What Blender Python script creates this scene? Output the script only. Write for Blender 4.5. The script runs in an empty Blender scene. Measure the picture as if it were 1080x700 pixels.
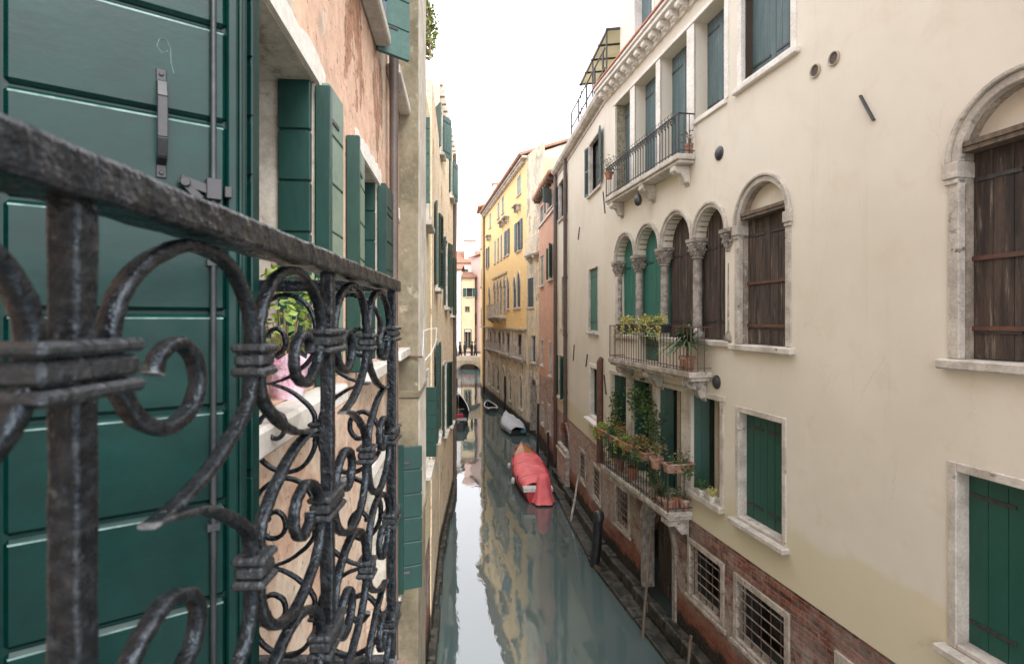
import bpy, bmesh, math, random
from mathutils import Vector, Matrix, noise as mnoise
R = math.radians
scene = bpy.context.scene
col = scene.collection
rnd = random.Random(7)

# ------------------------------------------------------------------ camera, sky, sun, exposure
F = 580.0                 # focal length in pixels of the 1080 px wide photograph
EYE = 6.0                 # eye above the water
cam = bpy.data.cameras.new('camera')
cam_ob = bpy.data.objects.new('camera', cam)
col.objects.link(cam_ob)
cam_ob.location = (0, 0, EYE)
cam_ob.rotation_euler = (R(90), 0, 0)
cam.sensor_width = 36
cam.lens = 36 * F / 1080
cam.shift_y = -11 / 1080
cam.clip_start = 0.02
cam.clip_end = 600
cam.dof.use_dof = True
cam.dof.focus_distance = 4.5
cam.dof.aperture_fstop = 8.0
scene.camera = cam_ob

SUN_EL, SUN_ROT = 46.0, 152.0
world = bpy.data.worlds.new('World')
scene.world = world
world.use_nodes = True
wn, wl = world.node_tree.nodes, world.node_tree.links
wn.clear()
sky = wn.new('ShaderNodeTexSky')
sky.sky_type = 'NISHITA'
sky.sun_disc = False
sky.sun_elevation = R(SUN_EL)
sky.sun_rotation = R(SUN_ROT)
sky.air_density = 1.0
sky.dust_density = 4.0
hsv = wn.new('ShaderNodeHueSaturation')            # an overcast sky: the same light, nearly without blue
hsv.inputs['Saturation'].default_value = 0.10
mixw = wn.new('ShaderNodeMix'); mixw.data_type = 'RGBA'
mixw.inputs['Factor'].default_value = 0.72
mixw.inputs['B'].default_value = (12.2, 12.0, 12.6, 1)
bg = wn.new('ShaderNodeBackground')
bg.inputs['Strength'].default_value = 0.14
wo = wn.new('ShaderNodeOutputWorld')
wl.new(sky.outputs['Color'], hsv.inputs['Color'])
wl.new(hsv.outputs['Color'], mixw.inputs['A'])
wl.new(mixw.outputs['Result'], bg.inputs['Color'])
wl.new(bg.outputs[0], wo.inputs['Surface'])

sun = bpy.data.lights.new('sun', 'SUN')
sun.energy = 1.5
sun.angle = R(28)
sun.color = (1.0, 0.975, 0.94)
sun_ob = bpy.data.objects.new('sun', sun)
col.objects.link(sun_ob)
sun_ob.rotation_euler = (R(90 - SUN_EL), 0, R(180 - SUN_ROT))
sun_ob.location = (0, 0, 40)

scene.view_settings.view_transform = 'Standard'
scene.view_settings.look = 'None'
scene.view_settings.exposure = 1.2
scene.view_settings.gamma = 1.0
scene.view_settings.use_curve_mapping = False
scene.cycles.max_bounces = 10
scene.cycles.diffuse_bounces = 6

# ------------------------------------------------------------------ materials
def new_mat(name):
    m = bpy.data.materials.new(name)
    m.use_nodes = True
    nt = m.node_tree
    b = nt.nodes['Principled BSDF']
    return m, nt, nt.nodes, nt.links, b

def c4(c): return (c[0], c[1], c[2], 1)

class NB:
    """small node helper for one material"""
    def __init__(s, name, rand=True, stretch=(1, 1, 1)):
        s.m, s.nt, s.n, s.l, s.b = new_mat(name)
        tc = s.n.new('ShaderNodeTexCoord')
        s.raw = tc.outputs['Object']
        v = s.raw
        if rand:
            oi = s.n.new('ShaderNodeObjectInfo')
            mu = s.n.new('ShaderNodeMath'); mu.operation = 'MULTIPLY'; mu.inputs[1].default_value = 53.0
            s.l.new(oi.outputs['Random'], mu.inputs[0])
            ad = s.n.new('ShaderNodeVectorMath'); ad.operation = 'ADD'
            s.l.new(v, ad.inputs[0]); s.l.new(mu.outputs[0], ad.inputs[1])
            v = ad.outputs[0]
        if stretch != (1, 1, 1):
            v = s.scale(v, stretch)
        s.v = v
    def scale(s, v, k):
        mp = s.n.new('ShaderNodeMapping'); mp.inputs['Scale'].default_value = k
        s.l.new(v, mp.inputs['Vector']); return mp.outputs[0]
    def noise(s, scale, detail=6, rough=.6, dist=0, v=None):
        t = s.n.new('ShaderNodeTexNoise')
        t.inputs['Scale'].default_value = scale
        t.inputs['Detail'].default_value = detail
        t.inputs['Roughness'].default_value = rough
        t.inputs['Distortion'].default_value = dist
        s.l.new(v if v is not None else s.v, t.inputs['Vector'])
        return t.outputs['Fac']
    def ramp(s, fac, a, b):
        r = s.n.new('ShaderNodeMapRange'); r.interpolation_type = 'SMOOTHSTEP'
        r.inputs['From Min'].default_value = a; r.inputs['From Max'].default_value = b
        s.l.new(fac, r.inputs['Value']); return r.outputs['Result']
    def mix(s, fac, a, b, mode='MIX'):
        x = s.n.new('ShaderNodeMix'); x.data_type = 'RGBA'; x.blend_type = mode
        for sock, val in (('Factor', fac), ('A', a), ('B', b)):
            i = x.inputs[sock]
            if isinstance(val, (int, float)): i.default_value = val
            elif isinstance(val, tuple): i.default_value = c4(val)
            else: s.l.new(val, i)
        return x.outputs['Result']
    def math(s, op, a, b=None):
        x = s.n.new('ShaderNodeMath'); x.operation = op
        for k, val in enumerate((a, b)):
            if val is None: continue
            if isinstance(val, (int, float)): x.inputs[k].default_value = val
            else: s.l.new(val, x.inputs[k])
        return x.outputs[0]
    def z(s):
        x = s.n.new('ShaderNodeSeparateXYZ'); s.l.new(s.raw, x.inputs[0]); return x.outputs
    def bump(s, h, strength, dist=.01, prev=None):
        b = s.n.new('ShaderNodeBump'); b.inputs['Strength'].default_value = strength
        b.inputs['Distance'].default_value = dist
        s.l.new(h, b.inputs['Height'])
        if prev is not None: s.l.new(prev, b.inputs['Normal'])
        return b.outputs[0]
    def out(s, color, rough=.7, normal=None, metal=0, spec=None, ior=None):
        if isinstance(color, tuple): s.b.inputs['Base Color'].default_value = c4(color)
        else: s.l.new(color, s.b.inputs['Base Color'])
        if isinstance(rough, (int, float)): s.b.inputs['Roughness'].default_value = rough
        else: s.l.new(rough, s.b.inputs['Roughness'])
        s.b.inputs['Metallic'].default_value = metal
        if spec is not None: s.b.inputs['Specular IOR Level'].default_value = spec
        if ior is not None: s.b.inputs['IOR'].default_value = ior
        if normal is not None: s.l.new(normal, s.b.inputs['Normal'])
        return s.m

def pm(name, c1, c2, scale=3, c3=None, s3=5, t3=(.58, .66), rough=.7, bump=.25, bscale=60, bdist=.004,
       metal=0, stretch=(1, 1, 1), fine=.18, spec=None):
    k = NB(name, True, stretch)
    a = k.mix(k.ramp(k.noise(scale), .36, .64), c1, c2)
    if c3: a = k.mix(k.ramp(k.noise(s3, 8, .7), *t3), a, c3)
    f = k.ramp(k.noise(scale * 9, 4, .7), .2, .8)
    lo, hi = 1 - fine, 1 + fine
    a = k.mix(1.0, a, k.mix(f, (lo, lo, lo), (hi, hi, hi)), 'MULTIPLY')
    nrm = k.bump(k.noise(bscale, 4, .65), bump, bdist) if bump else None
    return k.out(a, rough, nrm, metal, spec)

M = {}
def cream_plaster():
    k = NB('cream_plaster', False)
    base = k.mix(k.ramp(k.noise(.55, 5, .55), .35, .68), (.67, .628, .54), (.61, .57, .48))
    base = k.mix(k.math('MULTIPLY', k.ramp(k.noise(2.3, 8, .65, .4), .5, .72), .35), base, (.55, .47, .36))
    st = k.noise(1.0, 6, .7, v=k.scale(k.v, (3.2, 1, .22)))
    base = k.mix(k.math('MULTIPLY', k.ramp(st, .55, .75), .30), base, (.45, .39, .29))
    # an older ochre-green coat of paint below the ground-floor sills
    zz = k.z()
    edge = k.math('ADD', zz[2], k.math('MULTIPLY', k.math('SUBTRACT', k.noise(1.1, 5, .5), .5), .55))
    low = k.ramp(edge, 3.36, 3.20)
    base = k.mix(k.math('MULTIPLY', low, .72), base, (.58, .525, .36))
    vo = k.n.new('ShaderNodeTexVoronoi'); vo.feature = 'DISTANCE_TO_EDGE'; vo.inputs['Scale'].default_value = .8
    wv = k.n.new('ShaderNodeVectorMath'); wv.operation = 'ADD'
    k.l.new(k.scale(k.v, (1.6, 1, .7)), wv.inputs[0]); k.l.new(k.noise(2.2, 6, .7), wv.inputs[1]); k.l.new(wv.outputs[0], vo.inputs['Vector'])
    crack = k.math('MULTIPLY', k.ramp(vo.outputs['Distance'], .006, .001), k.ramp(k.noise(.5, 3), .52, .60))
    base = k.mix(k.math('MULTIPLY', crack, .22), base, (.30, .25, .19))
    sp = k.ramp(k.noise(9, 5, .7), .70, .76)
    base = k.mix(k.math('MULTIPLY', sp, .4), base, (.36, .31, .25))
    n = k.bump(k.noise(1.6, 4, .5), .25, .03)
    n = k.bump(k.noise(70, 4, .7), .12, .003, n)
    return k.out(base, .9, n, spec=.2)
M['cream'] = cream_plaster()

def brick_mat(name, c1, c2, mortar, white=.5, lowred=True, algae=1.0):
    k = NB(name, False)
    zz = k.z()
    cb = k.n.new('ShaderNodeCombineXYZ')
    BW, RH = .245, .068
    rag = k.math('MULTIPLY', k.math('SUBTRACT', k.noise(19, 4, .7), .5), .030)
    zw = k.math('ADD', k.math('ADD', zz[2], k.math('MULTIPLY', k.math('SUBTRACT', k.noise(1.1, 3, .5), .5), .10)), rag)
    xw = k.math('ADD', k.math('ADD', zz[0], zz[1]), k.math('MULTIPLY', k.math('SUBTRACT', k.noise(13, 4, .7), .5), .05))
    k.l.new(xw, cb.inputs[0]); k.l.new(zw, cb.inputs[1])
    br = k.n.new('ShaderNodeTexBrick')
    br.inputs['Scale'].default_value = 1
    br.inputs['Brick Width'].default_value = BW
    br.inputs['Row Height'].default_value = RH
    br.inputs['Mortar Size'].default_value = .0115
    br.inputs['Mortar Smooth'].default_value = .5
    br.inputs['Color1'].default_value = c4(c1); br.inputs['Color2'].default_value = c4(c2)
    br.inputs['Mortar'].default_value = c4(mortar)
    k.l.new(cb.outputs[0], br.inputs['Vector'])
    row = k.math('FLOOR', k.math('DIVIDE', zw, RH))
    colm = k.math('FLOOR', k.math('ADD', k.math('DIVIDE', xw, BW), k.math('MULTIPLY', k.math('MODULO', row, 2.0), .5)))
    cc = k.n.new('ShaderNodeCombineXYZ'); k.l.new(row, cc.inputs[0]); k.l.new(colm, cc.inputs[1])
    wnz = k.n.new('ShaderNodeTexWhiteNoise'); wnz.noise_dimensions = '2D'; k.l.new(cc.outputs[0], wnz.inputs['Vector'])
    base = br.outputs['Color']
    base = k.mix(1.0, base, k.mix(wnz.outputs['Value'], (.40, .38, .40), (1.65, 1.5, 1.4)), 'MULTIPLY')
    base = k.mix(k.math('MULTIPLY', k.ramp(k.noise(7, 6, .7), .45, .7), .55), base, (.10, .045, .035))
    # salt and old lime wash
    w = k.ramp(k.noise(1.5, 10, .78, .3), .5 - white * .22, .57)
    hgt = k.math('MULTIPLY', k.ramp(zz[2], .75, 1.05), k.math('ADD', k.math('MULTIPLY', k.ramp(k.math('ADD', zz[2], k.math('MULTIPLY', k.noise(1.2, 4), .8)), 2.45, 1.95), .8), k.math('ADD', k.math('MULTIPLY', k.ramp(zz[0], 5.2, 3.6), .35), .60) if white < .7 else .95))
    base = k.mix(k.math('MULTIPLY', k.math('MULTIPLY', w, hgt), .78), base, k.mix(k.ramp(k.noise(9, 6, .7), .35, .65), (.60, .51, .44), (.40, .31, .26)))
    dk = k.ramp(k.noise(2.6, 8, .75), .60, .68)
    base = k.mix(k.math('MULTIPLY', dk, .6), base, (.07, .045, .035))
    if lowred:
        lr = k.math('MULTIPLY', k.ramp(k.math('ADD', zz[2], k.math('MULTIPLY', k.noise(1.5, 4), .5)), 1.34, 1.20), .60)
        base = k.mix(lr, base, (.33, .12, .07))
    al = k.ramp(k.math('ADD', zz[2], k.math('MULTIPLY', k.noise(3, 7, .7), .55)), 1.00, .84)
    base = k.mix(k.math('MULTIPLY', al, algae * .93), base, k.mix(k.ramp(k.noise(14, 5, .7), .4, .7), (.012, .014, .010), (.06, .065, .05)))
    er = k.ramp(k.noise(6, 6, .7), .52, .66)
    h = k.math('SUBTRACT', k.math('ADD', k.math('MULTIPLY', br.outputs['Fac'], -1.2), k.math('MULTIPLY', k.noise(24, 6, .75), 1.6)), k.math('MULTIPLY', er, 1.0))
    n = k.bump(h, 1.0, .045)
    return k.out(base, .92, n, spec=.25)
M['brick'] = brick_mat('weathered_brick', (.36, .105, .065), (.15, .045, .035), (.30, .24, .19), .55)
M['brick_pale'] = brick_mat('pale_brick', (.50, .27, .20), (.32, .15, .11), (.52, .45, .38), .8)

def peeled(name, p1, p2, under, scale=.9, thr=.56, patch=(.36, .33, .26)):
    k = NB(name, False)
    base = k.mix(k.ramp(k.noise(1.4, 6, .6), .35, .65), p1, p2)
    v2 = k.scale(k.v, (1.4, 1, .5))
    g = k.ramp(k.noise(scale * 1.6, 7, .62, .5, v2), thr, thr + .012)
    base = k.mix(k.math('MULTIPLY', g, .85), base, patch)
    h2 = k.noise(scale, 9, .68, .3, k.scale(k.v, (1.8, 1, .9)))
    h = k.ramp(h2, thr + .04, thr + .055)
    und = k.mix(k.ramp(k.noise(16, 5, .7), .35, .7), under, tuple(x * .45 for x in under))
    base = k.mix(h, base, und)
    if name.startswith('peeling'):                 # bare, crumbling undercoat below the window sills
        zz = k.z()
        lowp = k.ramp(k.math('ADD', zz[2], k.math('MULTIPLY', k.noise(1.6, 7, .7), 1.6)), 6.55, 6.40)
        bare = k.mix(k.ramp(k.noise(4, 8, .75), .42, .60), (.50, .42, .33), (.40, .25, .17))
        base = k.mix(k.math('MULTIPLY', lowp, .85), base, bare)
    pits = k.ramp(k.noise(26, 3, .6), .62, .67)
    base = k.mix(k.math('MULTIPLY', pits, .8), base, (.12, .06, .04))
    f = k.ramp(k.noise(11, 6, .7), .2, .8)
    base = k.mix(1.0, base, k.mix(f, (.72, .72, .72), (1.22, 1.22, 1.22)), 'MULTIPLY')
    st = k.ramp(k.noise(1.0, 5, .7, 0, k.scale(k.v, (5, 1, .3))), .55, .75)
    base = k.mix(k.math('MULTIPLY', st, .35), base, (.22, .18, .14))
    zz = k.z()
    al = k.ramp(k.math('ADD', zz[2], k.math('MULTIPLY', k.noise(3, 7, .7), .5)), .95, .7)
    base = k.mix(k.math('MULTIPLY', al, .93), base, (.02, .022, .016))
    hh = k.math('SUBTRACT', k.math('MULTIPLY', k.noise(30, 6, .7), .5), k.math('ADD', k.math('MULTIPLY', h, 1.2), k.math('MULTIPLY', g, .5)))
    n = k.bump(hh, .7, .012)
    n = k.bump(pits, -.6, .008, n)
    return k.out(base, .92, n, spec=.2)
M['pink'] = peeled('peeling_salmon_plaster', (.66, .44, .32), (.57, .39, .29), (.46, .26, .17), .8, .57, (.48, .44, .36))
M['ochre_peel'] = peeled('crumbling_ochre_plaster', (.80, .65, .46), (.72, .57, .39), (.50, .32, .21), 1.5, .55, (.60, .53, .41))
M['yellow'] = peeled('yellow_plaster', (.82, .60, .29), (.78, .56, .26), (.62, .50, .36), .35, .67, (.72, .57, .36))
M['yellow_worn'] = peeled('worn_yellow_plaster', (.70, .60, .40), (.62, .56, .45), (.46, .41, .33), .8, .52, (.44, .42, .34))
M['orange'] = peeled('orange_plaster', (.60, .36, .26), (.53, .32, .235), (.46, .34, .27), .6, .6, (.50, .36, .28))
M['far_white'] = peeled('far_white_plaster', (.72, .70, .68), (.66, .63, .60), (.5, .46, .42), .4, .66, (.6, .57, .52))
M['far_pink'] = peeled('far_pink_plaster', (.70, .51, .44), (.65, .47, .40), (.5, .40, .34), .4, .64, (.60, .42, .35))
M['far_cream'] = peeled('far_cream_plaster', (.66, .57, .38), (.62, .52, .33), (.5, .44, .33), .4, .64, (.58, .50, .36))
M['stone_base'] = peeled('dirty_stone_facing', (.74, .67, .55), (.62, .56, .46), (.30, .26, .21), 1.1, .56, (.36, .32, .26))
M['concrete'] = pm('grey_beige_render', (.20, .17, .115), (.125, .108, .07), 2.6, (.34, .30, .22), 6.0, (.55, .7), rough=.95, bump=.5, bscale=90, bdist=.004, fine=.2)
M['stone'] = pm('white_stone', (.56, .525, .47), (.38, .35, .305), 3.5, (.16, .14, .12), 9, (.60, .68), rough=.75, bump=.35, bscale=45)
M['stone_clean'] = pm('pale_stone', (.72, .69, .64), (.60, .57, .51), 3, (.30, .27, .22), 6, (.66, .74), rough=.75, bump=.25, bscale=45)
M['stone_worn'] = pm('worn_stone', (.50, .46, .40), (.27, .245, .21), 5, (.085, .075, .062), 8, (.55, .66), rough=.8, bump=.5, bscale=35, fine=.25)
M['stone_column'] = pm('grey_column_stone', (.34, .31, .27), (.17, .15, .13), 7, (.52, .49, .44), 5, (.56, .66), rough=.8, bump=.5, bscale=35, fine=.3)
M['stone_brown'] = pm('brown_stained_reveal', (.36, .31, .25), (.20, .165, .13), 5, (.46, .43, .38), 6, (.56, .66), rough=.9, bump=.5, bscale=45, fine=.25)
M['stone_arch'] = pm('weathered_arch_stone', (.52, .48, .42), (.35, .32, .28), 4, (.11, .10, .085), 7, (.58, .68), rough=.8, bump=.5, bscale=35, fine=.22)
M['stone_mossy'] = pm('mossy_reveal_stone', (.34, .30, .22), (.24, .21, .15), 8, (.09, .08, .06), 14, (.52, .62), rough=.9, bump=.6, bscale=50, fine=.3)
M['step'] = pm('wet_stone_step', (.075, .066, .05), (.035, .034, .026), 4, (.010, .012, .008), 6, (.46, .56), rough=.6, bump=.6, bscale=30)
M['edge_highlight'] = pm('pale_highlight_paint', (.20, .30, .28), (.07, .13, .12), 30, rough=.5, bump=0)  # highlight colour painted along the plank edges; also colours the chalk scratch
M['green_deep'] = pm('deep_green_paint', (.003, .030, .0235), (.005, .038, .029), 2, (.02, .060, .048), 12, (.64, .74), rough=.42, bump=.2, bscale=60, fine=.2, stretch=(1, 1, .4))
M['teal_green'] = pm('weathered_teal_green', (.045, .105, .09), (.035, .085, .075), 2.5, (.09, .15, .13), 7, (.58, .72), rough=.55, bump=.25, bscale=50, fine=.2)
M['jamb'] = pm('limewashed_jamb', (.52, .48, .41), (.38, .34, .28), 5, (.24, .20, .14), 7, (.55, .68), rough=.9, bump=.4, bscale=50)
M['green'] = pm('dark_green_paint', (.006, .064, .047), (.008, .074, .055), 2, (.018, .095, .072), 9, (.62, .72), rough=.42, bump=.10, bscale=70, fine=.10, stretch=(1, 1, .4))
M['door_green'] = pm('glossy_dark_green_paint', (.0010, .021, .018), (.002, .028, .024), 2.5, (.04, .08, .07), 60, (.72, .75), rough=.26, bump=.16, bscale=45, bdist=.002, fine=.22, stretch=(.6, 1, 1), spec=.32)
M['emerald'] = pm('weathered_emerald_paint', (.03, .165, .13), (.025, .13, .105), 3, (.05, .22, .18), 8, (.6, .7), rough=.55, bump=.3, bscale=50, stretch=(4, 4, .6), fine=.15)
M['teal'] = pm('faded_teal_paint', (.085, .135, .14), (.06, .10, .105), 3, (.17, .215, .215), 6, (.55, .72), rough=.65, bump=.4, bscale=40, stretch=(5, 5, .5), fine=.22)
M['green_faded'] = pm('faded_green_paint', (.16, .22, .165), (.12, .19, .14), 3, (.25, .29, .22), 6, (.58, .72), rough=.5, bump=.2, bscale=50, fine=.14)
M['blue_shutter'] = pm('dull_blue_paint', (.05, .085, .10), (.035, .065, .08), 3, rough=.6, bump=.3, bscale=40, fine=.2)
M['brown'] = pm('bare_dark_wood', (.078, .056, .043), (.030, .023, .020), 2.2, (.235, .195, .15), 2.6, (.55, .70), rough=.85, bump=.9, bscale=26, bdist=.008, stretch=(7, 7, .5), fine=.35)
M['plank_wood'] = pm('grey_brown_wood', (.16, .12, .085), (.09, .07, .05), 3, rough=.85, bump=.6, bscale=30, stretch=(6, 6, .6), fine=.3)
M['glass'] = pm('dark_window_glass', (.012, .016, .016), (.02, .024, .024), 2, rough=.12, bump=.05, bscale=6)
M['curtain'] = pm('beige_frame_paint', (.42, .36, .28), (.35, .30, .24), 3, rough=.7, bump=.1)
M['dark'] = pm('dim_interior', (.012, .011, .010), (.02, .018, .016), 2, rough=.95, bump=0)
M['iron'] = pm('black_iron', (.022, .022, .024), (.045, .045, .047), 14, (.12, .10, .085), 30, (.66, .74), rough=.5, bump=.4, bscale=120, fine=.3)
M['stone_grille'] = pm('worn_grille_stone', (.46, .41, .35), (.30, .26, .21), 6, (.15, .12, .095), 9, (.54, .66), rough=.9, bump=.7, bscale=40, fine=.28)
M['pale_iron'] = pm('pale_weathered_iron', (.26, .22, .19), (.14, .10, .085), 9, rough=.75, bump=.3)
M['rust'] = pm('rusty_metal', (.13, .055, .035), (.085, .045, .035), 5, (.20, .10, .06), 9, (.58, .7), rough=.75, bump=.3)
M['pipe'] = pm('brown_drainpipe_paint', (.10, .072, .060), (.075, .055, .048), 5, rough=.55, bump=.15)
M['terracotta'] = pm('terracotta', (.46, .20, .12), (.36, .15, .095), 8, (.50, .34, .26), 12, (.6, .7), rough=.85, bump=.25)
M['terracotta_old'] = pm('mossy_old_terracotta', (.36, .19, .13), (.25, .14, .10), 9, (.40, .36, .29), 11, (.52, .64), rough=.95, bump=.4, fine=.25)
M['tile'] = pm('roof_tile_clay', (.36, .18, .11), (.25, .14, .10), 6, (.18, .15, .12), 7, (.55, .68), rough=.9, bump=.5, fine=.3)
M['floor_tile'] = pm('brown_floor_board', (.22, .13, .10), (.16, .10, .08), 4, rough=.7, bump=.3)
M['soil'] = pm('potting_soil', (.03, .02, .014), (.05, .035, .022), 20, rough=.95, bump=.6)
def leafm(name, a, b, c):
    k = NB(name)
    base = k.mix(k.ramp(k.noise(22, 3, .6), .35, .65), a, b)
    base = k.mix(k.ramp(k.noise(5, 3, .6), .5, .65), base, c)
    k.b.inputs['Transmission Weight'].default_value = 0
    return k.out(base, .5, None)
M['leaf'] = leafm('green_leaves', (.035, .085, .02), (.07, .14, .035), (.025, .06, .02))
M['leaf_lime'] = leafm('lime_leaves', (.16, .24, .04), (.24, .30, .05), (.08, .15, .03))
M['leaf_dry'] = leafm('dry_leaves', (.20, .12, .04), (.12, .10, .035), (.09, .12, .04))
M['leaf_yellow'] = leafm('yellow_green_flowers', (.36, .36, .08), (.50, .42, .14), (.14, .21, .05))
M['leaf_dark'] = leafm('dark_spiky_leaves', (.03, .075, .035), (.05, .11, .045), (.09, .14, .05))
M['twig'] = pm('dry_twig', (.20, .13, .075), (.28, .19, .11), 20, rough=.9, bump=.2)
M['pink_wrap'] = pm('pink_plastic_wrap', (.62, .36, .45), (.72, .58, .64), 14, (.45, .18, .28), 22, (.55, .62), rough=.35, bump=.8, bscale=24, bdist=.01)
M['red_tarp'] = pm('red_tarpaulin', (.88, .19, .20), (.80, .14, .155), 2.5, (.90, .38, .39), 3.5, (.55, .72), rough=.55, bump=.9, bscale=7, bdist=.03, fine=.1)
M['red_paint'] = pm('red_hull_paint', (.45, .04, .045), (.36, .03, .035), 4, rough=.4, bump=.1)
M['white_paint'] = pm('white_boat_paint', (.62, .62, .60), (.5, .5, .48), 5, (.28, .27, .25), 8, (.6, .7), rough=.5, bump=.1)
M['varnish'] = pm('varnished_deck_wood', (.45, .22, .075), (.36, .17, .055), 3, rough=.35, bump=.3, stretch=(8, .6, 8))
M['white_tarp'] = pm('pale_boat_cover', (.50, .54, .57), (.42, .47, .50), 3, (.60, .62, .64), 5, (.55, .7), rough=.6, bump=.8, bscale=9, bdist=.02)
M['blue_tarp'] = pm('blue_cover_edge', (.05, .22, .32), (.04, .17, .25), 5, rough=.6, bump=.2)
M['boat_dark'] = pm('dark_hull_paint', (.014, .016, .018), (.03, .03, .032), 4, rough=.35, bump=.1)
M['red_cloth'] = pm('red_cloth', (.45, .02, .035), (.35, .02, .03), 8, rough=.8, bump=.4)
M['canopy'] = pm('beige_canvas', (.50, .47, .34), (.44, .41, .29), 2, rough=.8, bump=.2)
def canvas():
    k = NB('translucent_beige_canvas'); a = k.mix(k.ramp(k.noise(2, 5), .35, .65), (.60, .57, .44), (.52, .49, .37))
    k.out(a, .85)
    tr = k.n.new('ShaderNodeBsdfTranslucent'); k.l.new(a, tr.inputs['Color'])
    mx = k.n.new('ShaderNodeMixShader'); mx.inputs[0].default_value = .6
    k.l.new(k.b.outputs[0], mx.inputs[1]); k.l.new(tr.outputs[0], mx.inputs[2])
    k.l.new(mx.outputs[0], k.n['Material Output'].inputs['Surface'])
    return k.m
M['canopy'] = canvas()
M['grey_metal'] = pm('grey_painted_metal', (.10, .11, .115), (.07, .075, .08), 8, rough=.35, bump=.1, metal=.3)
M['vent'] = pm('vent_mesh', (.10, .085, .06), (.06, .05, .04), 60, rough=.8, bump=.5, bscale=300)
M['dome'] = pm('dark_zinc', (.035, .042, .045), (.06, .066, .07), 10, rough=.35, bump=.2, metal=.4)
def hammered(name='hammered_black_iron', worn_glint=.75):
    k = NB(name, False)
    n1 = k.noise(80, 4, .6)
    base = k.mix(k.ramp(n1, .40, .72), (.004, .0048, .006), (.013, .0145, .017))
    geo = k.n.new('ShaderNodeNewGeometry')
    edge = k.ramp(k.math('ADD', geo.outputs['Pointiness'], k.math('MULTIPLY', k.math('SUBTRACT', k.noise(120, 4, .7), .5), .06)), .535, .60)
    base = k.mix(k.math('MULTIPLY', edge, worn_glint), base, (.17, .175, .18))  # pale highlights, with some paint wear, mixed into the colour of convex edges
    chip = k.math('MULTIPLY', k.ramp(k.noise(150, 4, .7), .60, .66), k.ramp(k.noise(17, 5, .65), .50, .62))
    base = k.mix(k.math('MULTIPLY', chip, .5), base, (.15, .152, .155))
    rust = k.math('MULTIPLY', k.ramp(k.noise(30, 6, .7), .63, .70), .5)
    base = k.mix(rust, base, (.045, .028, .02))
    n = k.bump(k.noise(42, 3, .5), .6, .006)
    n = k.bump(n1, 1.0, .0042, n)
    n = k.bump(chip, -.4, .001, n)
    r = k.math('ADD', k.math('MULTIPLY', k.noise(60, 4), .30), .13)
    k.b.inputs['Specular Tint'].default_value = (.70, .86, 1.0, 1)
    return k.out(base, r, n, spec=.36)
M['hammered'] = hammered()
M['hammered_collar'] = hammered('forged_collar_iron', .10)
def water_mat():
    k = NB('canal_water', False)
    base = k.mix(k.ramp(k.noise(.25, 4, .5), .35, .7), (.062, .098, .098), (.078, .114, .112))
    v = k.scale(k.v, (1.0, .42, 1))
    n = k.bump(k.noise(.9, 2, .4, .5, v), .22, .035)
    n = k.bump(k.noise(3.2, 3, .5, .6, k.scale(k.v, (1.2, .6, 1))), .14, .012, n)
    n = k.bump(k.noise(16, 2, .5, 0, k.v), .035, .004, n)
    return k.out(base, .02, n, ior=2.05)
M['water'] = water_mat()

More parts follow.
